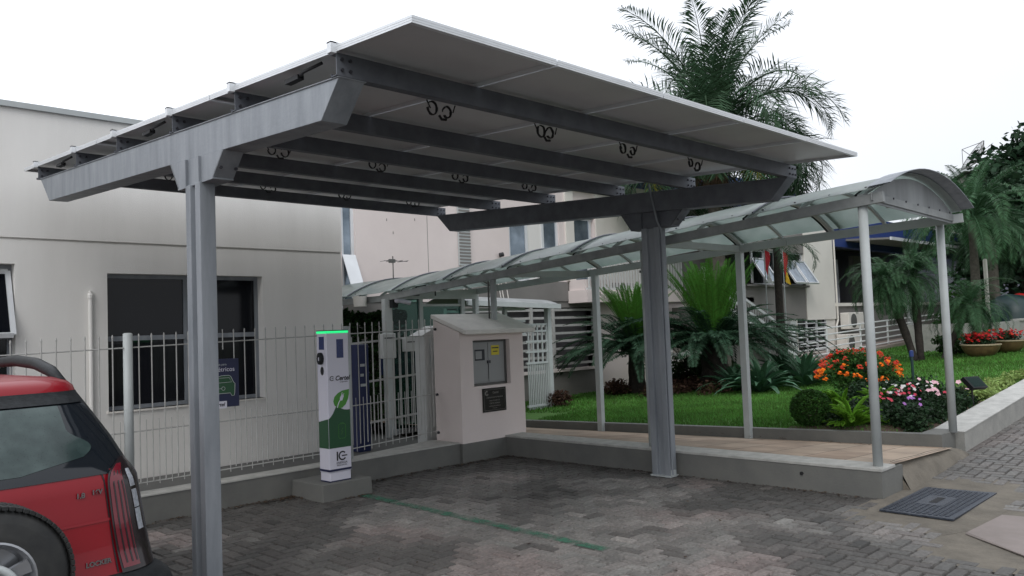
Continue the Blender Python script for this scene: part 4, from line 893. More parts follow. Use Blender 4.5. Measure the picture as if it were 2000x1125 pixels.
# side gate and its small roof
sgt = thing('side_gate', 'tall white side gate with crossed bars beyond the kiosk', 'gate', (11, 11, 0))
c = MB(); c.box(11.95, 12.05, 10.95, 11.05, -.1, 2.15); c.build('post', 'whitegrey', sgt); c = MB(); c.box(10.75, 10.82, 10.95, 11.02, .1, 2.15); c.build('post', 'whitegrey', sgt)
c = MB()
for k in range(12): c.box(11.38+k*.05, 11.40+k*.05, 10.99, 11.01, .02, .95)
for k in range(5): c.box(11.40+k*.13, 11.43+k*.13, 10.985, 11.01, .95, 1.68)
for z in (.1, .93, 1.15, 1.35, 1.55, 1.68): c.box(11.34, 11.96, 10.98, 11.02, z, z+.04)
for z in (1.5, 1.75, 1.98): c.box(9.6, 11.34, 10.98, 11.01, z, z+.05)
c.build('bars', 'whitegrey', sgt)
sr = thing('small_canopy', 'short arched side roof beyond the kiosk', 'canopy', (10.8, 11, 2.1))
c = MB()
for k in range(10):
    a, b_ = k/10, (k+1)/10; ya, yb = 10.7+1.2*a, 10.7+1.2*b_; za, zb = 2.14+.13*4*a*(1-a), 2.14+.13*4*b_*(1-b_)
    c.hexa([(9.6,ya,za),(12.05,ya,za-.08),(12.05,yb,zb-.08),(9.6,yb,zb)], [(9.6,ya,za+.01),(12.05,ya,za-.07),(12.05,yb,zb-.07),(9.6,yb,zb+.01)])
c.build('roof_sheet', 'fascia', sr); c = MB(); c.bar((9.6,10.7,2.12),(12.05,10.7,2.04),.05,.09); c.build('beam', 'whitegrey', sr)
# entrance wing
ew = thing('entrance_wing', 'raised dark entrance porch with slim white columns at the right', 'building', (36, 14, 0))
c = MB(); c.box(30.05, 48, Y2, 17, .1, 2.02); c.build('base_wall', 'greywall', ew)
c = MB(); c.box(30.05, 48, Y2-.1, 17, 2.02, 2.14); c.build('floor_slab', 'cream', ew)
c = MB(); c.box(30.05, 75, 16.2, 16.5, .5, 5.2); c.build('shade_back_wall', 'navy', ew)  # near-black colour stands in for the unlit porch interior
c = MB(); c.box(37.6, 41.5, 15.3, 15.5, 2.14, 4.4); c.build('grey_front_wall', 'greywall', ew)
c = MB(); c.prism([(Y2-1.6,4.45),(16.6,4.75),(16.6,4.85),(Y2-1.6,4.52)], 31.5, 48, 'x'); c.build('porch_roof', 'greywall', ew)  # dark slab colour carries the shade of the porch underside
c = MB(); c.box(31.5, 48, Y2-1.66, Y2-1.602, 4.42, 4.54); c.build('roof_edge', 'alu', ew)
for x in (35.9, 40.5, 45.2):
    c = MB(); c.tube([(x,12.4,.6),(x,12.4,4.5)], .09, 12); c.build('column', 'whitegrey', ew)
c = MB(); c.box(34.2, 35.0, 14.9, 15.0, 2.14, 4.1); c.build('white_panel', 'purewhite', ew); c = MB(); c.box(31.7,31.9,16.15,16.19,3.2,3.45); c.build('paper_notice', 'purewhite', ew); c = MB(); c.box(32.7,32.85,16.15,16.19,2.9,3.2); c.build('paper_notice', 'purewhite', ew)
c = MB(); c.box(30.5,30.56,13.3,13.36,2.14,3.5); c.box(30.2,30.56,13.3,13.36,3.46,3.5); c.build('door_frame', 'white', ew)
c = MB(); pts = [(40.3+.22*math.cos(a), 15.25, 3.3+.42*math.sin(a)) for a in [k*2*math.pi/16 for k in range(17)]]; c.tube(pts, .03, 6)
pts = [(40.25, 15.25, 3.3+.25*math.sin(a)) for a in (-1,0,1)]; c.tube(pts, .05, 6); c.build('oval_emblem', 'cream', ew)
pi_ = MB(); pi_.tube([(30.1,12.93,1.5),(30.1,12.93,4.6)], .035, 8); pi_.tube([(30.1,12.93,1.5),(29.95,12.93,1.3),(29.95,12.93,.3)], .035, 8); tag(pi_.build('drain_pipe', 'cream'), 'pale drain pipe beside the dark entrance', 'pipe')
for n_, (x, z, lb_) in enumerate(((30.2,1.15,'upper air conditioning unit under the dark entrance'),(29.9,.35,'lower air conditioning unit near the ramp foot'))):
    a = thing('air_conditioner', lb_, 'air conditioner', (x+.6, 12.8, z), 'air conditioners by the ramp')
    c = MB(); c.box(x, x+1.35, 12.55, 12.9, z, z+.62); c.build('casing', 'cream', a, bevel=.03)
    c = MB(); c.lathe([(0,-.01),(.26,-.01),(.26,.01)], (x+.4, 12.545, z+.31), 20, axis='y'); c.build('fan_grille', 'floor', a)
    c = MB(); c.tube([(x+1.36,12.7,z+.1),(x+1.5,12.7,z+.2),(x+1.45,12.7,z+.6)], .03, 6); c.build('hose', 'purewhite', a)
# ramp with railing
c = MB(); c.hexa([(24.5,11.6,-.3),(46,11.9,-.3),(46,14,-.3),(24.5,12.95,-.3)], [(24.5,11.6,.28),(46,11.9,.92),(46,13.0,.92),(24.5,12.9,.28)]); tag(c.build('ramp', mat('pinkish_ramp_paving', (.33,.27,.24), .85, 0, var=.15, vscale=3)), 'pinkish paved ramp climbing to the entrance', None, kind='structure')
rr2 = thing('ramp_railing', 'white tubular railing along the ramp at the right', 'railing', (33, 12, .3))
def rz(x): return .24 + (x-24.5)*.0279
for k in range(5):
    c = MB(); h = .12+.21*k; c.tube([(24.2,11.85,.24+h),(26.6,11.85,rz(26.6)+h),(42.5,12.15,rz(42.5)+h)], .025, 6); c.build('rail', 'brightwhite', rr2)
for x in (24.3, 26.6, 29.6, 32.3, 35.2, 38.5, 42.5):
    c = MB(); c.tube([(x,11.85+(x-24.5)*.017*(x>26.6),rz(x)-.05),(x,11.85+(x-24.5)*.017*(x>26.6),rz(x)+.98)], .035, 6); c.build('post', 'brightwhite', rr2)
# low grille bits behind the cycads
lg = thing('low_grille', 'white grille railing seen between the two cycads', 'railing', (18.5, 12.5, .4))
c = MB()
for z in (.45, .75, 1.05): c.box(17.2, 22.5, 12.4, 12.44, z, z+.07)
for x in (17.2, 18.3, 19.2, 20.4): c.box(x, x+.07, 12.38, 12.45, .3, 1.15)
c.bar((18.4,12.37,.55),(19.3,12.37,1.0), .04); c.build('railing_frame', 'white', lg)
# flags
for n_, (x, z, cols, lb_) in enumerate(((22.40,3.15,('flagr','flagw'),'red and white flag hanging left of the slim palm'),(23.55,3.15,('flagr','flagy'),'red and yellow flag hanging beside the slim palm'),(22.95,3.05,('flagg','flagw'),'dark green flag hanging between the red flags'))):
    fg = thing('flag', lb_, 'flag', (x, 11.7, z), 'flags by the window')
    c = MB(); c.tube([(x,11.72,.3),(x,11.72,z+.65)], .018, 6); c.build('pole', 'whitegrey', fg)
    c = MB(); vs = []
    for r in range(8):
        for q in range(4): vs.append((x+.03+q*.10+.03*math.sin(r), 11.72+.05*math.sin(q*2+r*.7), z+.6-r*.13-q*.06))
    c.add(vs, [(r*4+q, r*4+q+1, r*4+q+5, r*4+q+4) for r in range(7) for q in range(3)]); 
    for k in range(len(c.m)): c.m[k] = 1 if (k % 3 == 2 or k > 15) else 0
    c.build('cloth', list(cols), fg)
# far right things
cb = thing('concrete_block_wall', 'low grey concrete block wall at the right edge behind the lawn', 'wall', (29, 7.1, .5))
c = MB(); c.box(27.2, 34, 6.9, 7.1, .3, 1.28); c.box(27.2, 27.4, 7.1, 9.5, .3, 1.28); c.build('wall_body', 'conc', cb); c = MB(); c.box(29.5, 34, 6.86, 7.14, 1.28, 1.34); c.build('coping', 'conctop', cb)
mc = thing('garden_machine', 'dark green rounded machine with a red top behind the block wall', 'machine', (31.5, 8.5, .6))
c = MB(); c.lathe([(.85,0),(.88,.4),(.85,1.0),(.7,1.4),(.4,1.63),(0,1.7)], (33.0, 7.95, .5), 20); c.tube([(30.5,8.3,1.35),(32,8.3,1.35)], .22, 10); c.build('body', 'darkgreen', mc, smooth=True)
c = MB(); c.lathe([(.25,0),(.2,.1),(0,.14)], (33.2,7.7,2.08), 14); c.build('red_top', 'fred', mc)
ho = thing('distant_house', 'distant house gable with white roof edge at upper right', 'house', (55, 15, 0))
c = MB(); c.prism([(16.9,5),(16.9,9.2),(15.2,10.05),(12.6,9.5),(12.6,5)], 55.2, 62, 'x'); c.build('wall', 'greywall', ho)
c = MB(); c.prism([(17.4,9.05),(15.2,10.25),(12.3,9.65),(12.3,9.9),(15.2,10.55),(17.4,9.35)], 54.8, 62, 'x'); c.build('roof', 'whitegrey', ho)
ds = thing('satellite_dish', 'large mesh satellite dish on the distant roof', 'satellite dish', (52.5, 13.9, 10))
c = MB(); ax = Vector((-.15,.75,.62)).normalized(); e1 = ax.cross(Vector((0,0,1))).normalized(); e2 = ax.cross(e1); c0 = Vector((52.6,13.75,10.45)); R0 = .98
def dp(r, a): return c0 + ax*(.42*(r/R0)**2) + (e1*math.cos(a)+e2*math.sin(a))*r
for r in (.33, .66, .98): c.tube([dp(r, k*2*math.pi/20) for k in range(21)], .018, 5, cap=False)
for k in range(14): c.tube([dp(r, k*2*math.pi/14) for r in (.02,.3,.6,.98)], .014, 5)
for k in range(3): c.tube([dp(.95, k*2.1), c0+ax*1.1], .018, 5)
c.build('ribs', 'floor', ds); c = MB(); vs = [dp(r, k*2*math.pi/20) for r in (.05,.4,.7,.98) for k in range(20)]
c.add(vs, [(i*20+k, i*20+(k+1)%20, (i+1)*20+(k+1)%20, (i+1)*20+k) for i in range(3) for k in range(20)]); c.build('reflector', 'mesh', ds)
c = MB(); c.tube([(52.6,13.7,9.2),tuple(c0)], .06, 8); c.tube([(52.6,13.7,10.1),(52.3,14.2,9.3)], .03, 6); c.build('mast', 'floor', ds)

# ================= PLANTS =================
def leafquad(c, p, d, l, w_, up, mi=0, bend=.25):
    s_ = d.cross(up)
    if s_.length < 1e-4: s_ = Vector((1,0,0))
    s_ = s_.normalized()*w_*.5; m_ = p + d*l*.5; t_ = p + d*l - Vector((0,0,l*bend))
    c.add([p-s_*.4, m_-s_, t_, m_+s_+Vector((0,0,0))], [(0,1,2,3)], mi)
def frond(c, base, az, el, L, droop, nl, ll, lw, rg, vee=.35, mi=0, stem=.014, fwd=.55, hang=.25, start=.12, n=12, curl=0):
    pts = []; p = Vector(base); e = el; 
    for k in range(n+1):
        pts.append(p.copy()); d = Vector((math.cos(az)*math.cos(e), math.sin(az)*math.cos(e), math.sin(e))); p = p + d*(L/n); e -= droop/n*(1+1.2*k/n); az += curl/n
    c.tube(pts, [stem*(1-.8*k/n) for k in range(n+1)], 4, mi, cap=False)
    for k in range(nl):
        t_ = start + (1-start)*(k+.5)/nl; q = t_*n; i = min(int(q), n-1); fr_ = q-i; P = pts[i].lerp(pts[i+1], fr_); D = (pts[i+1]-pts[i]).normalized()
        S_ = D.cross(Vector((0,0,1))); S_ = S_.normalized() if S_.length > .05 else Vector((-math.sin(az), math.cos(az), 0)); U = S_.cross(D)
        l = ll*(math.sin(math.pi*min(1, .18+t_*.80))**.6)*rg.uniform(.85,1.1)
        for sg_ in (1, -1):
            dd = (S_*sg_ + D*(fwd+.4*t_) + U*(vee+rg.uniform(-.15,.15)*(1+2.5*(ll>.6)))).normalized(); leafquad(c, P, dd, l, lw, U, mi, hang*rg.uniform(.5,1.4))
def palm(name, label, x, y, z0, zc, trunk_r, fr_spec, seed, leaf_m='palm', bark='palmbark', cat='palm', skirt=0, grp=None, lean=(0,0), upr=None):
    rg = random.Random(seed); o = thing(name, label, cat, (x,y,z0), grp)
    c = MB(); n_ = 9; c.tube([(x+lean[0]*(k/n_)**1.3, y+lean[1]*(k/n_)**1.3, z0-.1+(zc-z0+.1)*k/n_) for k in range(n_+1)], [trunk_r*(1.25-.35*k/n_)*rg.uniform(.93,1.07) for k in range(n_+1)], 12); c.build('trunk', bark, o, smooth=True)
    c = MB(); tx, ty = x+lean[0], y+lean[1]
    for (cnt, e0, e1_, L, dr, nl, ll, lw, vee, mi, *azr) in fr_spec:
        for k in range(cnt):
            az = 2*math.pi*(k+rg.uniform(-.3,.3))/cnt + rg.uniform(0,.4) if not azr else R(azr[0]+(azr[1]-azr[0])*(k+.5)/cnt); el = R(rg.uniform(e0, e1_))
            frond(c, (tx+math.cos(az)*trunk_r*.6, ty+math.sin(az)*trunk_r*.6, zc+rg.uniform(-.1,.1)), az, el, L*rg.uniform(.88,1.08), dr*rg.uniform(.85,1.15), nl, ll, lw, rg, vee, mi, stem=.02*L/2.5, curl=rg.uniform(-.3,.3))
    c.build('crown', leaf_m if isinstance(leaf_m, list) else [leaf_m, leaf_m], o)
    if skirt:
        c = MB()
        for k in range(skirt):
            az = rg.uniform(0, 6.28); frond(c, (tx, ty, zc-.05), az, R(rg.uniform(-75,-35)), rg.uniform(.7,1.25), rg.uniform(.2,.7), 10, .28, .016, rg, -.2, 0, .02, hang=.7)
        c.build('dead_fronds', 'dead', o)
    return o
palm('queen_palm', 'tall feathery palm rising above the carport roof', 18.45, 10.95, 0, 6.0, .17,
     [(14, 76, 89, 4.2, .8, 90, .85, .034, .35, 0), (16, 52, 72, 4.1, 1.8, 90, .95, .034, .35, 0), (16, 28, 50, 3.9, 2.1, 90, .98, .034, .25, 0), (7, 16, 30, 3.7, 1.8, 74, .9, .034, .1, 0), (3, 14, 24, 3.3, 1.6, 60, .7, .030, 0, 1), (14, 60, 88, 1.9, .5, 40, .4, .02, .2, 0), (6, 14, 34, 3.9, 2.3, 84, .95, .034, .15, 0, -85, -15), (3, 20, 34, 3.7, 1.7, 84, .9, .034, .15, 0, 110, 150)], 5, ['palm', 'palmyellow'], skirt=60)
palm('cycad', 'large dark cycad with bright new leaves left of the steel post', 14.9, 11.03, .05, 1.05, .17,
     [(40, 14, 34, 2.05, .85, 74, .24, .020, .25, 0), (22, 6, 20, 1.85, .35, 66, .23, .020, .1, 0), (24, 38, 60, 1.7, .8, 60, .22, .020, .3, 0), (46, 66, 87, 1.6, .35, 70, .20, .016, .6, 1)], 21, ['cycad', 'cycadnew'], 'bark', 'cycad', grp='cycads on the lawn')
palm('cycad', 'largest cycad with tall green new leaves right of the steel post', 15.5, 9.40, .12, 1.15, .27,
     [(46, 14, 36, 2.3, .8, 78, .25, .020, .25, 0), (24, 6, 20, 2.0, .35, 70, .24, .020, .1, 0), (26, 38, 60, 1.8, .8, 60, .22, .020, .3, 0), (60, 68, 88, 1.85, .28, 76, .20, .016, .6, 1)], 22, ['cycad', 'cycadnew'], 'bark', 'cycad', grp='cycads on the lawn')
palm('slim_palm', 'slim dark trunked palm in front of the open windows', 22.15, 11.2, .15, 3.75, .11,
     [(7, 10, 45, 1.7, 1.5, 30, .40, .03, .1, 0), (3, 60, 80, 1.4, .9, 26, .35, .03, .2, 0)], 31, 'palm', 'bark')
palm('date_palm', 'broad feathery date palm behind the right end of the walkway', 28.9, 7.9, .5, 4.55, .125,
     [(22, 25, 60, 3.0, 1.6, 70, .46, .026, .3, 0), (18, -5, 22, 2.8, 1.3, 66, .46, .026, .1, 0), (12, 62, 85, 2.5, .8, 56, .40, .026, .4, 0)], 33, 'pygmy')
palm('date_palm', 'shaded date palm further back at the right edge', 33.5, 8.6, .6, 4.4, .2,
     [(14, 5, 60, 2.6, 1.7, 44, .42, .03, .2, 0), (10, -30, 5, 2.2, 1.2, 40, .42, .03, .1, 0)], 34, 'palm')
# triple pygmy palm
tp = thing('pygmy_date_palm', 'three stemmed pygmy palm on the lawn behind the near walkway posts', 'palm', (22.75, 7.62, .38))
rg = random.Random(41)
for (dx, dy, zt_, r, rr_) in ((-.55,.62,2.50,1.15,.095),(.05,.1,2.62,1.2,.09),(1.05,-.95,1.80,1.15,.085)):
    bx_, by_ = 22.75+dx*.2+(.25 if dx > .5 else 0), 7.62+dy*.2-(.2 if dx > .5 else 0)
    c = MB(); c.tube([(bx_+(22.75+dx-bx_)*t_**1.2, by_+(7.62+dy-by_)*t_**1.2, .30+(zt_-.3)*t_) for t_ in [k/8 for k in range(9)]], [rr_*rg.uniform(.9,1.15)*(1+.25*(k==0)) for k in range(9)], 10); c.build('trunk', 'bark', tp, smooth=True)
    c = MB()
    for k in range(64):
        az = rg.uniform(0, 6.28); el = R(rg.uniform(-35, 82)); frond(c, (22.75+dx, 7.62+dy, zt_), az, el, 1.15*r*rg.uniform(.8,1.15), 1.35, 50, .22, .013, rg, .3, 0, .008, hang=.2)
    c.build('crown', 'pygmy', tp)
# leaf clouds
def cloud(c, ctr, rad, n, size, rg, mi=0, shell=.55, clumps=0, flat=.0, zmin=None):
    cl = []
    if clumps:
        for k in range(clumps):
            d = Vector((rg.gauss(0,1), rg.gauss(0,1), rg.gauss(0,.8)+flat)).normalized(); cl.append((Vector((d.x*rad[0], d.y*rad[1], d.z*rad[2]))*rg.uniform(.45,.9), rg.uniform(.24,.42)))
    for k in range(n):
        d = Vector((rg.gauss(0,1), rg.gauss(0,1), rg.gauss(0,1))).normalized()
        if cl:
            q, s_ = cl[rg.randrange(len(cl))]; P = q + Vector((d.x*rad[0], d.y*rad[1], d.z*rad[2]))*s_*rg.uniform(.4,1)
        else: P = Vector((d.x*rad[0], d.y*rad[1], d.z*rad[2]))*rg.uniform(shell,1.03)
        P = P + Vector(ctr)
        if zmin is not None and P.z < zmin: P.z = zmin + rg.random()*.05
        a = Vector((rg.gauss(0,1), rg.gauss(0,1), rg.gauss(0,.6))).normalized(); b_ = a.cross(Vector((rg.gauss(0,1), rg.gauss(0,1), rg.gauss(0,1)))).normalized(); s = size*rg.uniform(.6,1.3)
        c.add([P-a*s*.5, P+b_*s*.28, P+a*s*.5, P-b_*s*.28], [(0,1,2,3)], mi)
def flowers(c, pts, size, rg, mi=0, petals=5):
    for (x, y, z) in pts:
        nrm = Vector((rg.gauss(-.5,.4), rg.gauss(-.5,.4), 1.0)).normalized(); a = nrm.cross(Vector((1,0,0))).normalized(); b_ = nrm.cross(a); s = size*rg.uniform(.75,1.2); P = Vector((x,y,z)); o = rg.random()*6
        for k in range(petals):
            t_ = o+k*2*math.pi/petals; u = a*math.cos(t_)+b_*math.sin(t_); v = a*math.cos(t_+1.57)+b_*math.sin(t_+1.57)
            c.add([P, P+u*s*.30+v*s*.24+nrm*.004, P+u*s*.55, P+u*s*.30-v*s*.24+nrm*.004], [(0,1,2,3)], mi)
rg = random.Random(51)
def shrub(name, label, cat, ctr, rad, n, size, m_, clumps=14, grp=None, flat=.3, stem=True, zmin=None, shell=.55):
    o = thing(name, label, cat, (ctr[0], ctr[1], zmin if zmin is not None else ctr[2]-rad[2]), grp); c = MB(); cloud(c, ctr, rad, n, size, rg, 0, shell, clumps, flat, zmin); c.build('foliage', m_, o)
    if stem:
        c = MB()
        for k in range(5): a = rg.uniform(0,6.28); c.tube([(ctr[0], ctr[1], ctr[2]-rad[2]), (ctr[0]+math.cos(a)*rad[0]*.4, ctr[1]+math.sin(a)*rad[1]*.4, ctr[2]+rad[2]*.3)], max(.008, rad[2]*.03), 5)
        c.build('stems', 'bark', o)
    return o
shrub('topiary_ball', 'clipped dark green ball shrub at the lawn corner', 'shrub', (9.82, 4.62, .50), (.25,.25,.23), 5200, .035, 'bushleaf', 0, stem=True, zmin=.25, shell=.86)
# ferns
def fernplant(label, x, y, z, n, L, grp='foxtail ferns in the flower bed'):
    o = thing('foxtail_fern', label, 'fern', (x,y,z), grp); c = MB()
    for k in range(n):
        az = rg.uniform(0, 6.28); el = R(rg.uniform(38, 88)); cu_ = rg.uniform(-.5,.5); l_ = L*rg.uniform(.7,1.1)
        for v_ in (.9,.3,-.3,-.9): frond(c, (x,y,z), az, el, l_, .8, 60, .038, .010, rg, v_, 0, .004, fwd=.5, hang=.0, start=.06, curl=cu_)
    c.build('foliage', 'fern', o)
fernplant('bright yellow-green fern nearest the kerb beside the clipped ball', 9.80, 4.12, .28, 44, .46)
fernplant('yellow-green fern behind the clipped ball', 10.9, 4.7, .31, 34, .46)
fernplant('yellow-green fern below the orange flower bush', 11.3, 4.35, .33, 34, .44)
# orange flowering bush
ob = shrub('lantana_bush', 'rounded bush covered in orange and coral flowers', 'flower bush', (13.1, 5.35, .68), (.62,.62,.42), 9000, .05, 'bushleaf', 26, flat=.5, zmin=.3)
def surfpts(ctr, rad, n, zlo=-.1):
    out_ = []
    while len(out_) < n:
        d = Vector((rg.gauss(0,1), rg.gauss(0,1), rg.gauss(0,1))).normalized()
        if d.z < zlo: continue
        out_.append((ctr[0]+d.x*rad[0]*rg.uniform(.95,1.08), ctr[1]+d.y*rad[1]*rg.uniform(.95,1.08), ctr[2]+d.z*rad[2]*rg.uniform(.98,1.1)))
    return out_
c = MB(); ctr, rad = (13.1,5.35,.66), (.62,.62,.42)
for (x,y,z) in surfpts(ctr, rad, 100):
    top = (z-.6)/.5 + rg.uniform(-.25,.25); mi = 1 if top > .45 else (0 if top > -.1 else 2)
    flowers(c, [(x+rg.gauss(0,.022), y+rg.gauss(0,.022), z+rg.gauss(0,.015)) for _ in range(6)], .043, rg, mi)
c.build('flowers', ['forange', 'fcoral', 'fyellow'], ob)
# impatiens bed
im = thing('impatiens_bed', 'low dark bed of pink white and violet flowers by the corner post', 'flower bed', (10.5, 3.6, .35), None)
c = MB(); imp = []
for k in range(46):
    x = rg.uniform(9.75, 12.0); y = 3.38 + rg.random()*(.95 - .2*(x-9.75)); h = rg.uniform(.14,.26); imp.append((x,y,h)); cloud(c, (x, y, lawn_z(x,y)+h*.5), (.17,.17,h*.75), 330, .055, rg, 0, .3)
for k in range(30):
    x = rg.uniform(11.2, 12.9); y = rg.uniform(4.0, 5.0); cloud(c, (x, y, lawn_z(x,y)+.15), (.2,.2,.22), 260, .05, rg, 0, .3)
c.build('foliage', 'darkleaf', im); c = MB()
def bedfl(n, mi, x0, x1, y0, y1, s=.062):
    for k in range(n):
        x, y = rg.uniform(x0,x1), rg.uniform(y0,y1); x2 = x; flowers(c, [(x+rg.gauss(0,.04), y+rg.gauss(0,.04), lawn_z(x,y)+rg.uniform(.27,.40)) for _ in range(rg.choice((1,2,3)))], s, rg, mi)
bedfl(10, 0, 9.8, 10.5, 3.5, 4.1, .05); bedfl(5, 0, 10.5, 11.2, 3.4, 4.0, .042); bedfl(10, 1, 10.8, 11.9, 3.38, 3.75, .06); bedfl(6, 1, 10.4, 11.6, 3.7, 4.0, .05); bedfl(9, 2, 10.0, 11.6, 3.5, 4.1, .045); bedfl(4, 3, 9.95, 10.15, 3.44, 3.54, .045)
c.build('flowers', ['fpink', 'fpale', 'fwhite', 'fviolet'], im)
# pale ground cover
c = MB()
for k in range(60):
    x = rg.uniform(12.2, 18); y = rg.uniform(3.3, 3.85); cloud(c, (x,y,lawn_z(x,y)+.08), (.2,.16,.10), 130, .06, rg, 0, .3)
gc_ = c.build('ground_cover', 'ginger'); tag(gc_, 'pale yellow-green variegated ground cover behind the planter wall', 'ground cover', kind='stuff')
c = MB()
for (x0, x1, y0, y1, n_) in ((13.6, 16.6, 8.3, 10.2, 50), (15.5, 17, 10.2, 11.4, 24)):
    for k in range(n_):
        x, y = rg.uniform(x0,x1), rg.uniform(y0,y1); cloud(c, (x,y,lawn_z(x,y)+.12), (.22,.22,.18), 110, .07, rg, 0, .2)
tag(c.build('undergrowth', 'redleaf'), 'low reddish undergrowth below the cycads', 'undergrowth', kind='stuff')
# agaves
def rosette(name, label, cat, x, y, z, n, L, w_, m_, grp, e0=12, e1_=80, fold=.25):
    o = thing(name, label, cat, (x,y,z), grp); c = MB()
    for k in range(n):
        az = k*2.399 + rg.uniform(-.2,.2); el = R(e0 + (e1_-e0)*(k/n) + rg.uniform(-6,6)); l = L*rg.uniform(.8,1.1)*(1-.25*k/n); p = Vector((x,y,z)); e = el; pts = []; m5 = 6
        for q in range(m5+1): pts.append((p.copy(), e)); p = p + Vector((math.cos(az)*math.cos(e), math.sin(az)*math.cos(e), math.sin(e)))*l/m5; e -= .10 + .09*(q)*(1-el/1.6)
        S_ = Vector((-math.sin(az), math.cos(az), 0)); vs = []
        for q, (P, e) in enumerate(pts):
            t_ = q/m5; ww = w_*math.sin(math.pi*(.16+.84*t_))**.8 if q < m5 else .001; U = Vector((-math.cos(az)*math.sin(e), -math.sin(az)*math.sin(e), math.cos(e)))
            vs += [P-S_*ww*.5+U*ww*fold, P, P+S_*ww*.5+U*ww*fold]
        c.add(vs, [(q*3+a, q*3+a+1, q*3+a+4, q*3+a+3) for q in range(m5) for a in (0,1)])
    c.build('foliage', m_, o, smooth=False); return o
A_ = [('large blue-green agave at the front of the clump right of the largest cycad',14.3,7.7,54,1.0,.13),('agave at the right of the clump beside the orange flowers',15.7,7.5,50,1.05,.13),('agave at the left of the clump near the thin walkway post',14.7,8.5,44,.85,.11),('agave at the back of the clump against the slim palm trunk',16.4,8.2,54,1.15,.13)]
for lb_, x, y, n_, L, w_ in A_: rosette('agave', lb_, 'agave', x, y, lawn_z(x,y), n_, L, w_, 'agave', 'agaves right of the cycads', 22, 84)
for lb_, x, y in (('striped bromeliad at the foot of the largest cycad', 14.25, 8.75), ('pale bromeliad left of the largest cycad trunk', 14.3, 9.6), ('small bromeliad behind the steel post', 13.9, 9.9)): rosette('bromeliad', lb_, 'bromeliad', x, y, lawn_z(x,y), 22, .34, .035, mat('bromeliad_leaf', (.16,.14,.06), .5, island=.4), 'bromeliads under the cycads', 25, 80)
shrub('dark_shrub', 'dark hedge bush between the two cycads', 'shrub', (16.6, 10.8, .5), (1.1,.8,.55), 6000, .07, 'hedge', 22, zmin=.1)
shrub('small_shrub', 'small reddish shrub at the corner of the grey wall', 'shrub', (12.1, 10.9, .22), (.28,.28,.18), 1200, .06, 'redleaf', 0, zmin=.02, shell=.2)
shrub('small_shrub', 'small shrub at the foot of the left cycad', 'shrub', (14.4, 11.2, .25), (.35,.3,.2), 1200, .07, 'redleaf', 0, zmin=.05, shell=.2)
def boxhedge(label, x0, x1, y0, y1, z0, z1, n, size):
    o = thing('hedge', label, 'hedge', ((x0+x1)/2, (y0+y1)/2, z0)); c = MB()
    for k in range(n):
        P = Vector((rg.uniform(x0,x1), y0+(y1-y0)*rg.random()**2.2, rg.uniform(z0,z1))); 
        if rg.random() < .25: P.z = z1 + rg.gauss(0,.05)
        P.z = min(P.z, z1+.12+.10*math.sin(P.x*5)); a = Vector((rg.gauss(0,1), rg.gauss(0,1), rg.gauss(0,.6))).normalized(); b_ = a.cross(Vector((rg.gauss(0,1), rg.gauss(0,1), rg.gauss(0,1)))).normalized(); s = size*rg.uniform(.6,1.3)
        c.add([P-a*s*.5, P+b_*s*.28, P+a*s*.5, P-b_*s*.28], [(0,1,2,3)])
    c.build('foliage', 'hedge', o); c = MB()
    for k in range(int((x1-x0)/.3)): c.tube([(x0+.2+k*.3,(y0+y1)/2,z0),(x0+.2+k*.3,(y0+y1)/2+.05,z1-.3)], .02, 5)
    c.build('stems', 'bark', o)
boxhedge('dark leafy hedge behind the entrance gate left of the glass screen', 6.45, 9.3, 12.05, 12.7, .0, 1.95, 15000, .10)
boxhedge('low dark hedge behind the glass screen', 9.5, 12.3, 12.1, 12.6, .0, 1.45, 7000, .10)
shrub('round_shrub', 'rounded green shrub beside the green machine', 'shrub', (32.5, 9.3, 1.3), (1.6,1.0,1.0), 4200, .16, 'bushleaf', 20, zmin=.5)
shrub('dark_shrub', 'dark shrub mass below the leaning palm stem', 'shrub', (25.2, 7.5, .75), (.9,.7,.4), 3000, .09, 'hedge', 14, zmin=.4)
# bowls of flowers
for (x, y, n_, lb_) in ((23.35,6.37,60,'wide glazed bowl full of bright red flowers on the lawn'),(24.9,6.15,26,'second wide bowl behind with sparser reddish flowers')):
    z = lawn_z(x,y); o = thing('flower_bowl', lb_, 'planter', (x,y,z), 'flower bowls on the lawn')
    c = MB(); c.lathe([(0,.0),(.24,.0),(.36,.10),(.43,.22),(.455,.30)], (x,y,z), 28); c.build('bowl', 'terracotta', o, smooth=True)
    c = MB(); c.lathe([(.455,.295),(.475,.30),(.475,.33),(.44,.335),(.43,.30)], (x,y,z), 28); c.build('rim', 'rim', o)
    c = MB(); cloud(c, (x,y,z+.40), (.36,.36,.18), 1100, .06, rg, 0, .2); c.lathe([(0,.29),(.44,.29)], (x,y,z), 20, 0); c.build('foliage', 'darkleaf', o)
    c = MB(); flowers(c, [(x+rg.gauss(0,.19), y+rg.gauss(0,.19), z+.52+rg.gauss(0,.06)) for _ in range(n_*3)], .085, rg, 0); c.build('flowers', 'fred', o)
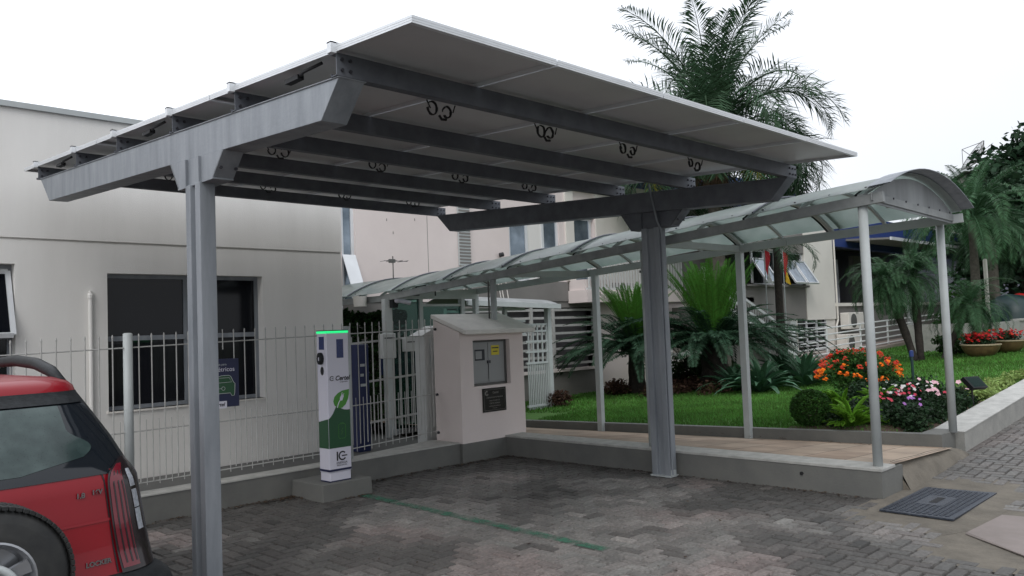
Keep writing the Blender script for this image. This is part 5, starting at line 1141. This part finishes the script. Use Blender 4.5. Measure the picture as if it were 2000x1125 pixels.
# trees
def tree(label, x, y, z0, H, rad, n, seed, size=.30, m_='treeleaf', cr=None):
    rt = random.Random(seed); o = thing('background_tree', label, 'tree', (x,y,z0), 'trees beyond the garden'); c = MB()
    c.tube([(x,y,z0-.3),(x+.1,y,z0+H*.3),(x,y+.1,z0+H*.55)], [.28,.2,.14], 8)
    for k in range(6):
        a = k*1.05+rt.random(); c.tube([(x,y,z0+H*(.3+.04*k)),(x+math.cos(a)*rad*.45,y+math.sin(a)*rad*.45,z0+H*.62),(x+math.cos(a)*rad*.75,y+math.sin(a)*rad*.75,z0+H*.78)], [.12,.08,.03], 5)
    c.build('trunk', 'bark', o, smooth=True)
    c = MB(); cloud(c, (x,y,z0+H*.6), (rad,rad,H*.43), n, size, rt, 0, .4, 46, .2); c.build('crown', m_, o)
tree('tall dark broadleaf tree at the upper right edge', 46, 9.6, 1, 9.2, 3.6, 15000, 61, .38)
tree('dark broadleaf tree standing beside the satellite dish', 50, 11.9, 1, 8.6, 2.2, 9000, 62, .36)
tree('low dark tree behind the date palms', 40, 9.0, .8, 6.4, 3.2, 11000, 63, .36)
tree('shaded tree at the far right of the picture', 42, 6.6, .8, 7.5, 3.2, 8000, 64)
tree('dark tree in shade beyond the block wall', 36, 7.0, .8, 4.6, 2.2, 6000, 65)
# pole, stake, spot
pl2 = MB(); pl2.tube([(31.0,8.15,.5),(31.0,8.15,3.4)], .065, 10); tag(pl2.build('pole', 'cream'), 'pale slim pole right of the date palm trunk', 'pole')
sk = thing('sprinkler_stake', 'dark blue-green irrigation stake standing in the lawn', 'stake', (13.6,4.7,.3))
c = MB(); c.tube([(13.6,4.7,.3),(13.6,4.7,.98)], .022, 8); c.build('tube', 'darkgreen', sk); c = MB(); c.lathe([(0,0),(.03,.0),(.03,.09),(0,.1)], (13.6,4.7,.95), 10); c.build('cap', 'blue', sk)
gs2 = thing('garden_spotlight', 'dark rectangular garden spotlight tilted up beside the flowers', 'lamp', (11.9,3.45,.36))
c = MB(); a0 = Vector((11.86,3.32,.70)); e = Vector((.10,-.06,.0)); u = Vector((-.02,.10,.13)).normalized(); nn = Vector((0,-.04,.02)); 
q = [a0-e-u*.09, a0+e-u*.09, a0+e+u*.09, a0-e+u*.09]; c.hexa(q, [p+Vector((.03,.05,-.035)) for p in q]); c.build('lamp_body', 'black', gs2); c = MB(); q2 = [a0+(p-a0)*.82+Vector((-.003,-.006,.004)) for p in q]; c.add(q2, [(0,1,2,3)]); c.build('lamp_glass', 'glassgreen', gs2); c = MB(); c.tube([(11.88,3.38,.64),(11.9,3.38,.36)], .012, 6); c.build('spike', 'black', gs2)
# fallen leaves
c = MB(); rl = random.Random(77)
def litter(n, fx):
    for _ in range(n):
        x, y, z = fx(); a = rl.uniform(0,6.28); s = rl.uniform(.008,.022); t_ = rl.uniform(-.6,.6)
        d = Vector((math.cos(a),math.sin(a),t_*.3))*s; e = Vector((-math.sin(a),math.cos(a),.3))*s*.45; P = Vector((x,y,z+.006)); c.add([P-d,P-e,P+d,P+e], [(0,1,2,3)])
litter(420, lambda: (rl.uniform(2.6,6.6), 7.63-abs(rl.gauss(0,.05)), .004)); litter(160, lambda: (4.35-abs(rl.gauss(0,.25)), 7.62-abs(rl.gauss(0,.12)), .004)); litter(160, lambda: (rl.uniform(6.5,7.4), 7.58-abs(rl.gauss(0,.07)), .004)); litter(260, lambda: (7.40-abs(rl.gauss(0,.05)), rl.uniform(3,7.6), .004)); litter(40, lambda: (4.5+rl.uniform(0,.5), 7.03-abs(rl.gauss(0,.04)), .004)); litter(120, lambda: (rl.uniform(2.5,7.3), rl.uniform(2.5,7.5), .004)); litter(160, lambda: (9.38-abs(rl.gauss(0,.05)), rl.uniform(3,9), .17))
tag(c.build('leaf_litter', 'leaflitter'), 'scattered dry leaves along the foot of the low walls', 'leaves', kind='stuff')
# ================= CAR =================
CX, HWM = .80, .82
car = thing('parked_car', 'red hatchback with black bumper and a spare wheel on its tailgate', 'car', (CX, 5.7, 0))
def prof(z):   # half width, rear y, front y
    K = [(.22,.72,4.02,7.3),(.32,.84,3.90,7.42),(.48,.865,3.88,7.44),(.54,.85,3.91,7.42),(.57,.79,3.97,7.4),(.66,.775,3.99,7.4),(.78,.757,3.995,7.35),(.90,.745,4.01,7.25),(.99,.735,4.02,7.0),(1.04,.72,4.04,6.9),(1.18,.665,4.13,6.6),(1.32,.60,4.24,6.3),(1.40,.565,4.32,6.1)]
    if z <= K[0][0]: return K[0][1:]
    for a, b_ in zip(K, K[1:]):
        if z <= b_[0]:
            t_ = (z-a[0])/(b_[0]-a[0]); return tuple(a[i]+(b_[i]-a[i])*t_ for i in (1,2,3))
    return K[-1][1:]
def ring_half(z, s):   # s in 0..1.. arc param along right side from rear centre: u=s (0..1) rear, >1 along the side
    hw, yr, yf = prof(z); rc = .16; u = min(abs(s), 1.0); u0 = 1-rc/hw
    y = yr + .075*u*u
    if u > u0: q = (u-u0)/(1-u0); y += rc*(1-math.sqrt(max(0, 1-q*q)))
    x = hw*u
    if abs(s) > 1: y += (abs(s)-1)
    return CX + math.copysign(x, s), y
US = [0,.2,.4,.6,.72,.80,.86,.90,.94,.965,.985,.996,1.0]
def ring(z):
    hw, yr, yf = prof(z); rear = [(ring_half(z, u)) for u in US]; pts = [(x, y) for x, y in rear]
    yend = rear[-1][1]; side = [(CX+hw, yend+(yf-.35-yend)*k/6) for k in range(1, 7)]
    fr_ = []
    for u in US[::-1][1:]:
        q = max(0, (u-.6)/.4); fr_.append((CX+hw*u, yf-.10*u*u-.25*(1-math.sqrt(max(0,1-q*q)))))
    right = pts+side+fr_; left = [(2*CX-x, y) for x, y in right[::-1]]
    return right + left[1:-1]
def loft(zs, name, m_, cap=None, zoff=None):
    c = MB(); rs = [ring(z) for z in zs]; n = len(rs[0]); vs = [(x, y, z) for r, z in zip(rs, zs) for x, y in r]
    fs = [(i*n+k, i*n+(k+1)%n, (i+1)*n+(k+1)%n, (i+1)*n+k) for i in range(len(zs)-1) for k in range(n)]
    c.add(vs, fs)
    return c
c = loft([.22,.32,.42,.48,.52,.55,.57], 'b', None); c.build('bumper', 'carblack', car, smooth=True)
c = loft([.57,.60,.70,.80,.88,.95,.99,1.04], 'b', None); 
# bonnet
n = len(ring(1.04)); bd = c.build('body', 'red', car, smooth=True)
c = MB(); hw = .70; c.add([(CX-hw,6.5,1.045),(CX+hw,6.5,1.045),(CX+hw*.95,7.15,.93),(CX-hw*.95,7.15,.93)], [(0,1,2,3)]); c.build('bonnet', 'red', car)
c = loft([1.04,1.10,1.18,1.25,1.32,1.40], 'b', None); c.build('glasshouse', 'carblack', car, smooth=True)
# roof : domed grid over the last ring
r0_ = ring(1.40); c = MB(); cxm = (CX, 5.2); lay = [(1.0,1.40),(.985,1.428),(.95,1.450),(.86,1.470),(.6,1.485),(.3,1.492),(.02,1.495)]
vs = [(cxm[0]+(x-cxm[0])*s, cxm[1]+(y-cxm[1])*s, z) for s, z in lay for x, y in r0_]; nr = len(r0_)
c.add(vs, [(i*nr+k, i*nr+(k+1)%nr, (i+1)*nr+(k+1)%nr, (i+1)*nr+k) for i in range(len(lay)-1) for k in range(nr)]); c.build('roof', 'red', car, smooth=True)
def patch(zs, s0, s1, off, n_=14, side=None):
    # strip between s0(z) and s1(z) on the right rear surface
    c = MB(); vs = []
    for z in zs:
        a, b_ = s0(z), s1(z)
        for k in range(n_+1):
            s = a+(b_-a)*k/n_; x, y = ring_half(z, s); hw = prof(z)[0]; e = 1e-3
            x2, y2 = ring_half(z, s+e); x1, y1 = ring_half(z, s-e); t_ = Vector((x2-x1, y2-y1, 0)).normalized(); nr_ = Vector((t_.y, -t_.x, 0)); vs.append((x+nr_.x*off, y+nr_.y*off, z))
    m1 = n_+1
    return c.add(vs, [(i*m1+k, i*m1+k+1, (i+1)*m1+k+1, (i+1)*m1+k) for i in range(len(zs)-1) for k in range(n_)])
def zr_(a, b_, n_): return [a+(b_-a)*k/n_ for k in range(n_+1)]
# rear window: dark border then misted glass
gm = bpy.data.materials.new('misted_rear_glass'); gm.use_nodes = True; t = gm.node_tree; pb = t.nodes['Principled BSDF']
geo = N(t, 'ShaderNodeNewGeometry'); n1 = N(t, 'ShaderNodeTexNoise'); n1.inputs['Scale'].default_value = 5.5; n1.inputs['Detail'].default_value = 3; t.links.new(geo.outputs['Position'], n1.inputs['Vector'])
vo = N(t, 'ShaderNodeTexVoronoi'); vo.inputs['Scale'].default_value = 95; t.links.new(geo.outputs['Position'], vo.inputs['Vector'])
m1_ = N(t, 'ShaderNodeMapRange'); t.links.new(n1.outputs[0], m1_.inputs[0]); m1_.inputs[1].default_value = .35; m1_.inputs[2].default_value = .65
mx = N(t, 'ShaderNodeMix', data_type='RGBA'); t.links.new(m1_.outputs[0], mx.inputs[0]); mx.inputs[6].default_value = (.022,.038,.037,1); mx.inputs[7].default_value = (.070,.102,.097,1)
m2_ = N(t, 'ShaderNodeMapRange'); t.links.new(vo.outputs[0], m2_.inputs[0]); m2_.inputs[1].default_value = .10; m2_.inputs[2].default_value = .22; m2_.inputs[3].default_value = .35; m2_.inputs[4].default_value = 1
sv = N(t, 'ShaderNodeVectorMath', operation='SCALE'); t.links.new(mx.outputs[2], sv.inputs[0]); t.links.new(m2_.outputs[0], sv.inputs['Scale']); t.links.new(sv.outputs[0], pb.inputs['Base Color']); pb.inputs['Roughness'].default_value = .12
M['mist'] = gm; M['carglass'] = mat('car_dark_glass', (.010,.013,.017), .06, 0, spec=.5)
c = patch(zr_(1.022,1.37,10), lambda z: -.93, lambda z: .93, .004, 24); rw = c.build('rear_window', 'carglass', car, smooth=True)
def mist_s(z):
    t_ = (z-1.062)/.28; b_ = .60 + .10*t_
    if .02 < t_ < .62: b_ += .13*math.sin(math.pi*(t_-.02)/.60)**2
    if t_ < .16: b_ -= (.16-t_)*2.0
    return b_
c = patch(zr_(1.062,1.342,24), lambda z: -mist_s(z), mist_s, .0065, 24); c.build('misted_glass', 'mist', rw, smooth=True)
c = patch(zr_(1.35,1.405,4), lambda z: -.93, lambda z: .93, .014, 24); c.build('spoiler', 'carblack', car, smooth=True)
c = patch([.575,.70,.85,.95,1.0,1.03], lambda z: .735, lambda z: .744, .003, 1); c.build('tailgate_seam', 'black', car)
# lights
for sgn, nm in ((1, 'tail_light'), (-1, 'tail_light')):
    def s_in(z): 
        t_ = (z-.57)/.515; return (.755 - .01*math.sin(math.pi*t_)) + (max(0,(t_-.80)/.20)**2)*.14
    def s_out(z):
        t_ = (z-.57)/.515; return 1.03 - .03*t_ - (max(0,(t_-.6)/.4)**2)*.07
    fl_ = lambda g: (lambda z: sgn*g(z))
    zs = zr_(.57, 1.085, 16)
    c = patch(zs, fl_(s_in), fl_(s_out), .016*sgn, 14); tl = c.build('tail_light', 'lightdark', car, smooth=True)
    mid1 = lambda z: s_in(z)+.012; mid2 = lambda z: s_in(z)+(s_out(z)-s_in(z))*.40
    c = MB(); 
    c = patch(zr_(.59,1.06,14), fl_(mid1), fl_(mid2), .0185*sgn, 8); c.build('red_lens', 'lightred', tl, smooth=True)
    for (za, zb) in ((.74,.84),(.845,.93),(.945,1.03)):
        c = patch(zr_(za,zb,4), fl_(lambda z: s_in(z)+(s_out(z)-s_in(z))*.55), fl_(lambda z: s_in(z)+(s_out(z)-s_in(z))*.70), .0185*sgn, 4); c.build('clear_lens', 'lightclear', tl, smooth=True)
    for q in (.13,.24,.34):
        c = patch(zr_(.61,1.03,8), fl_(lambda z: s_in(z)+(s_out(z)-s_in(z))*q), fl_(lambda z: s_in(z)+(s_out(z)-s_in(z))*(q+.035)), .0200*sgn, 1); c.build('lens_rib', 'lightdark', tl)
# crease on tailgate
c = patch([.812,.818,.824], lambda z: .30, lambda z: .745, .004, 8); c.build('crease', 'red', car, smooth=True)
def badge(s, z, size, sc_, rotz=4):
    x, y = ring_half(z, sc_); o = text_mesh('badge', s, size, (x, y-.006, z), Matrix.Rotation(R(rotz+3),4,'Z') @ ROT_MY, 'chrome', car, .002, bold=.0012)
for sx in (1, -1):
    c = patch(zr_(.555,.745,6), lambda z: sx*1.045, lambda z: sx*1.75, (.03 if sx > 0 else -.03), 8); c.build('bumper_side', 'carblack', car, smooth=True)
badge('1.8', .943, .032, .585); badge('16V', .948, .030, .685); badge('LOCKER', .635, .030, .64)
# spare wheel
SW = Vector((.825, 3.86, .69)); Rr = .30
c = MB(); pr_ = [(.155,-.075),(.19,-.088),(.195,-.084),(.24,-.094),(.245,-.090),(.268,-.088),(.285,-.070),(.297,-.045),(.297,.045),(.285,.075),(.26,.09),(.18,.08)]
c.lathe(pr_, SW, 64, axis='y'); spw = c.build('spare_wheel', 'tyre', car, smooth=True)
c = MB()
for k in range(72):
    a = k*2*math.pi/72; 
    for (y0, y1, da) in ((-.088,-.02,0),(.0,.07,.04)):
        aa = a+da; d = Vector((math.cos(aa),0,math.sin(aa))); tt_ = Vector((-math.sin(aa),0,math.cos(aa)))
        p0_ = SW+d*.299+Vector((0,y0,0)); p1_ = SW+d*.300+Vector((0,y1,0))+tt_*.012; c.bar(p0_, p1_, .020, .014, up=d)
c.build('tread_blocks', 'tyre', spw)
c = MB(); c.lathe([(.0,-.03),(.05,-.035),(.06,-.02),(.07,.0),(.135,.0),(.145,-.06),(.160,-.082),(.168,-.080),(.165,-.05),(.165,.05)], SW, 40, axis='y')
for k in range(5):
    a = k*2*math.pi/5+.35
    for da in (-.09,.09):
        c.bar(SW+Vector((math.cos(a+da*.6)*.05,-.045,math.sin(a+da*.6)*.05)), SW+Vector((math.cos(a+da)*.152,-.065,math.sin(a+da)*.152)), .028, .025, up=(0,1,0))
c.build('rim', 'alloy', spw)
c = MB(); pts = [SW+Vector((.105*math.cos(a)-.02,-.105,.105*math.sin(a)-.03)) for a in [R(-20)+k*R(220)/16 for k in range(17)]]; c.tube(pts, .016, 8); c.build('guard_bar', 'whitegrey', spw, smooth=True)
# roof rails
for sx in (1, -1):
    x_ = lambda o: CX+sx*o
    c = MB(); pts = [(x_(.515),4.56,1.44),(x_(.505),4.70,1.495),(x_(.50),4.95,1.535),(x_(.495),5.3,1.55),(x_(.495),5.7,1.54),(x_(.50),6.05,1.44)]
    c.tube(pts, [.022,.030,.032,.032,.030,.02], 10); c.build('roof_rail', 'carblack', car, smooth=True)
# wheels
for (sx, y) in ((1,4.70),(-1,4.70),(1,6.75),(-1,6.75)):
    P = Vector((CX+sx*.70, y, .315)); c = MB(); c.lathe([(.18,-.10),(.27,-.105),(.31,-.08),(.315,0),(.31,.08),(.27,.105),(.18,.10)], P, 32, axis='x'); wh = c.build('wheel', 'tyre', car, smooth=True)
    c = MB(); c.lathe([(0,.0),(.06,.0),(.19,.0)], P+Vector((sx*.06,0,0)), 24, axis='x')
    for k in range(5): a = k*1.2566; c.bar(P+Vector((sx*.085,0,0)), P+Vector((sx*.09,.18*math.cos(a),.18*math.sin(a))), .05, .02, up=(1,0,0))
    c.build('rim', 'alloy', wh)
    c = MB(); c.lathe([(.33,-.02),(.385,-.02),(.385,.012),(.33,.012)], Vector((CX+sx*.775,y,.315)), 32, axis='x'); c.build('wheel_arch', 'carblack', car)
# side windows and handles
for sx in (1, -1):
    for (a, b_) in ((.25,1.05),(1.15,1.95)):
        c = patch(zr_(1.07,1.36,6), lambda z: sx*(1+a+.05), lambda z: sx*(1+b_), .004*sx, 4); c.build('side_window', 'carglass', car)
    c = MB(); c.bar((CX+sx*.75,5.35,.90),(CX+sx*.75,5.5,.90),.02,.03); c.build('door_handle', 'red', car)
for sx in (1, -1):
    c = MB(); P = Vector((CX+sx*.78, 4.70, .315)); vs = [P+Vector((sx*d_, r*math.cos(a), r*math.sin(a))) for a in [R(-10)+k*R(200)/16 for k in range(17)] for r, d_ in ((.33,.03),(.40,.055),(.46,.0))]
    c.add(vs, [(k*3+q, k*3+q+1, k*3+q+4, k*3+q+3) for k in range(16) for q in (0,1)]); c.build('arch_cladding', 'carblack', car, smooth=True)
c = MB(); c.box(CX-.7, CX+.7, 4.1, 7.2, .2, .28); c.build('underbody', 'black', car)
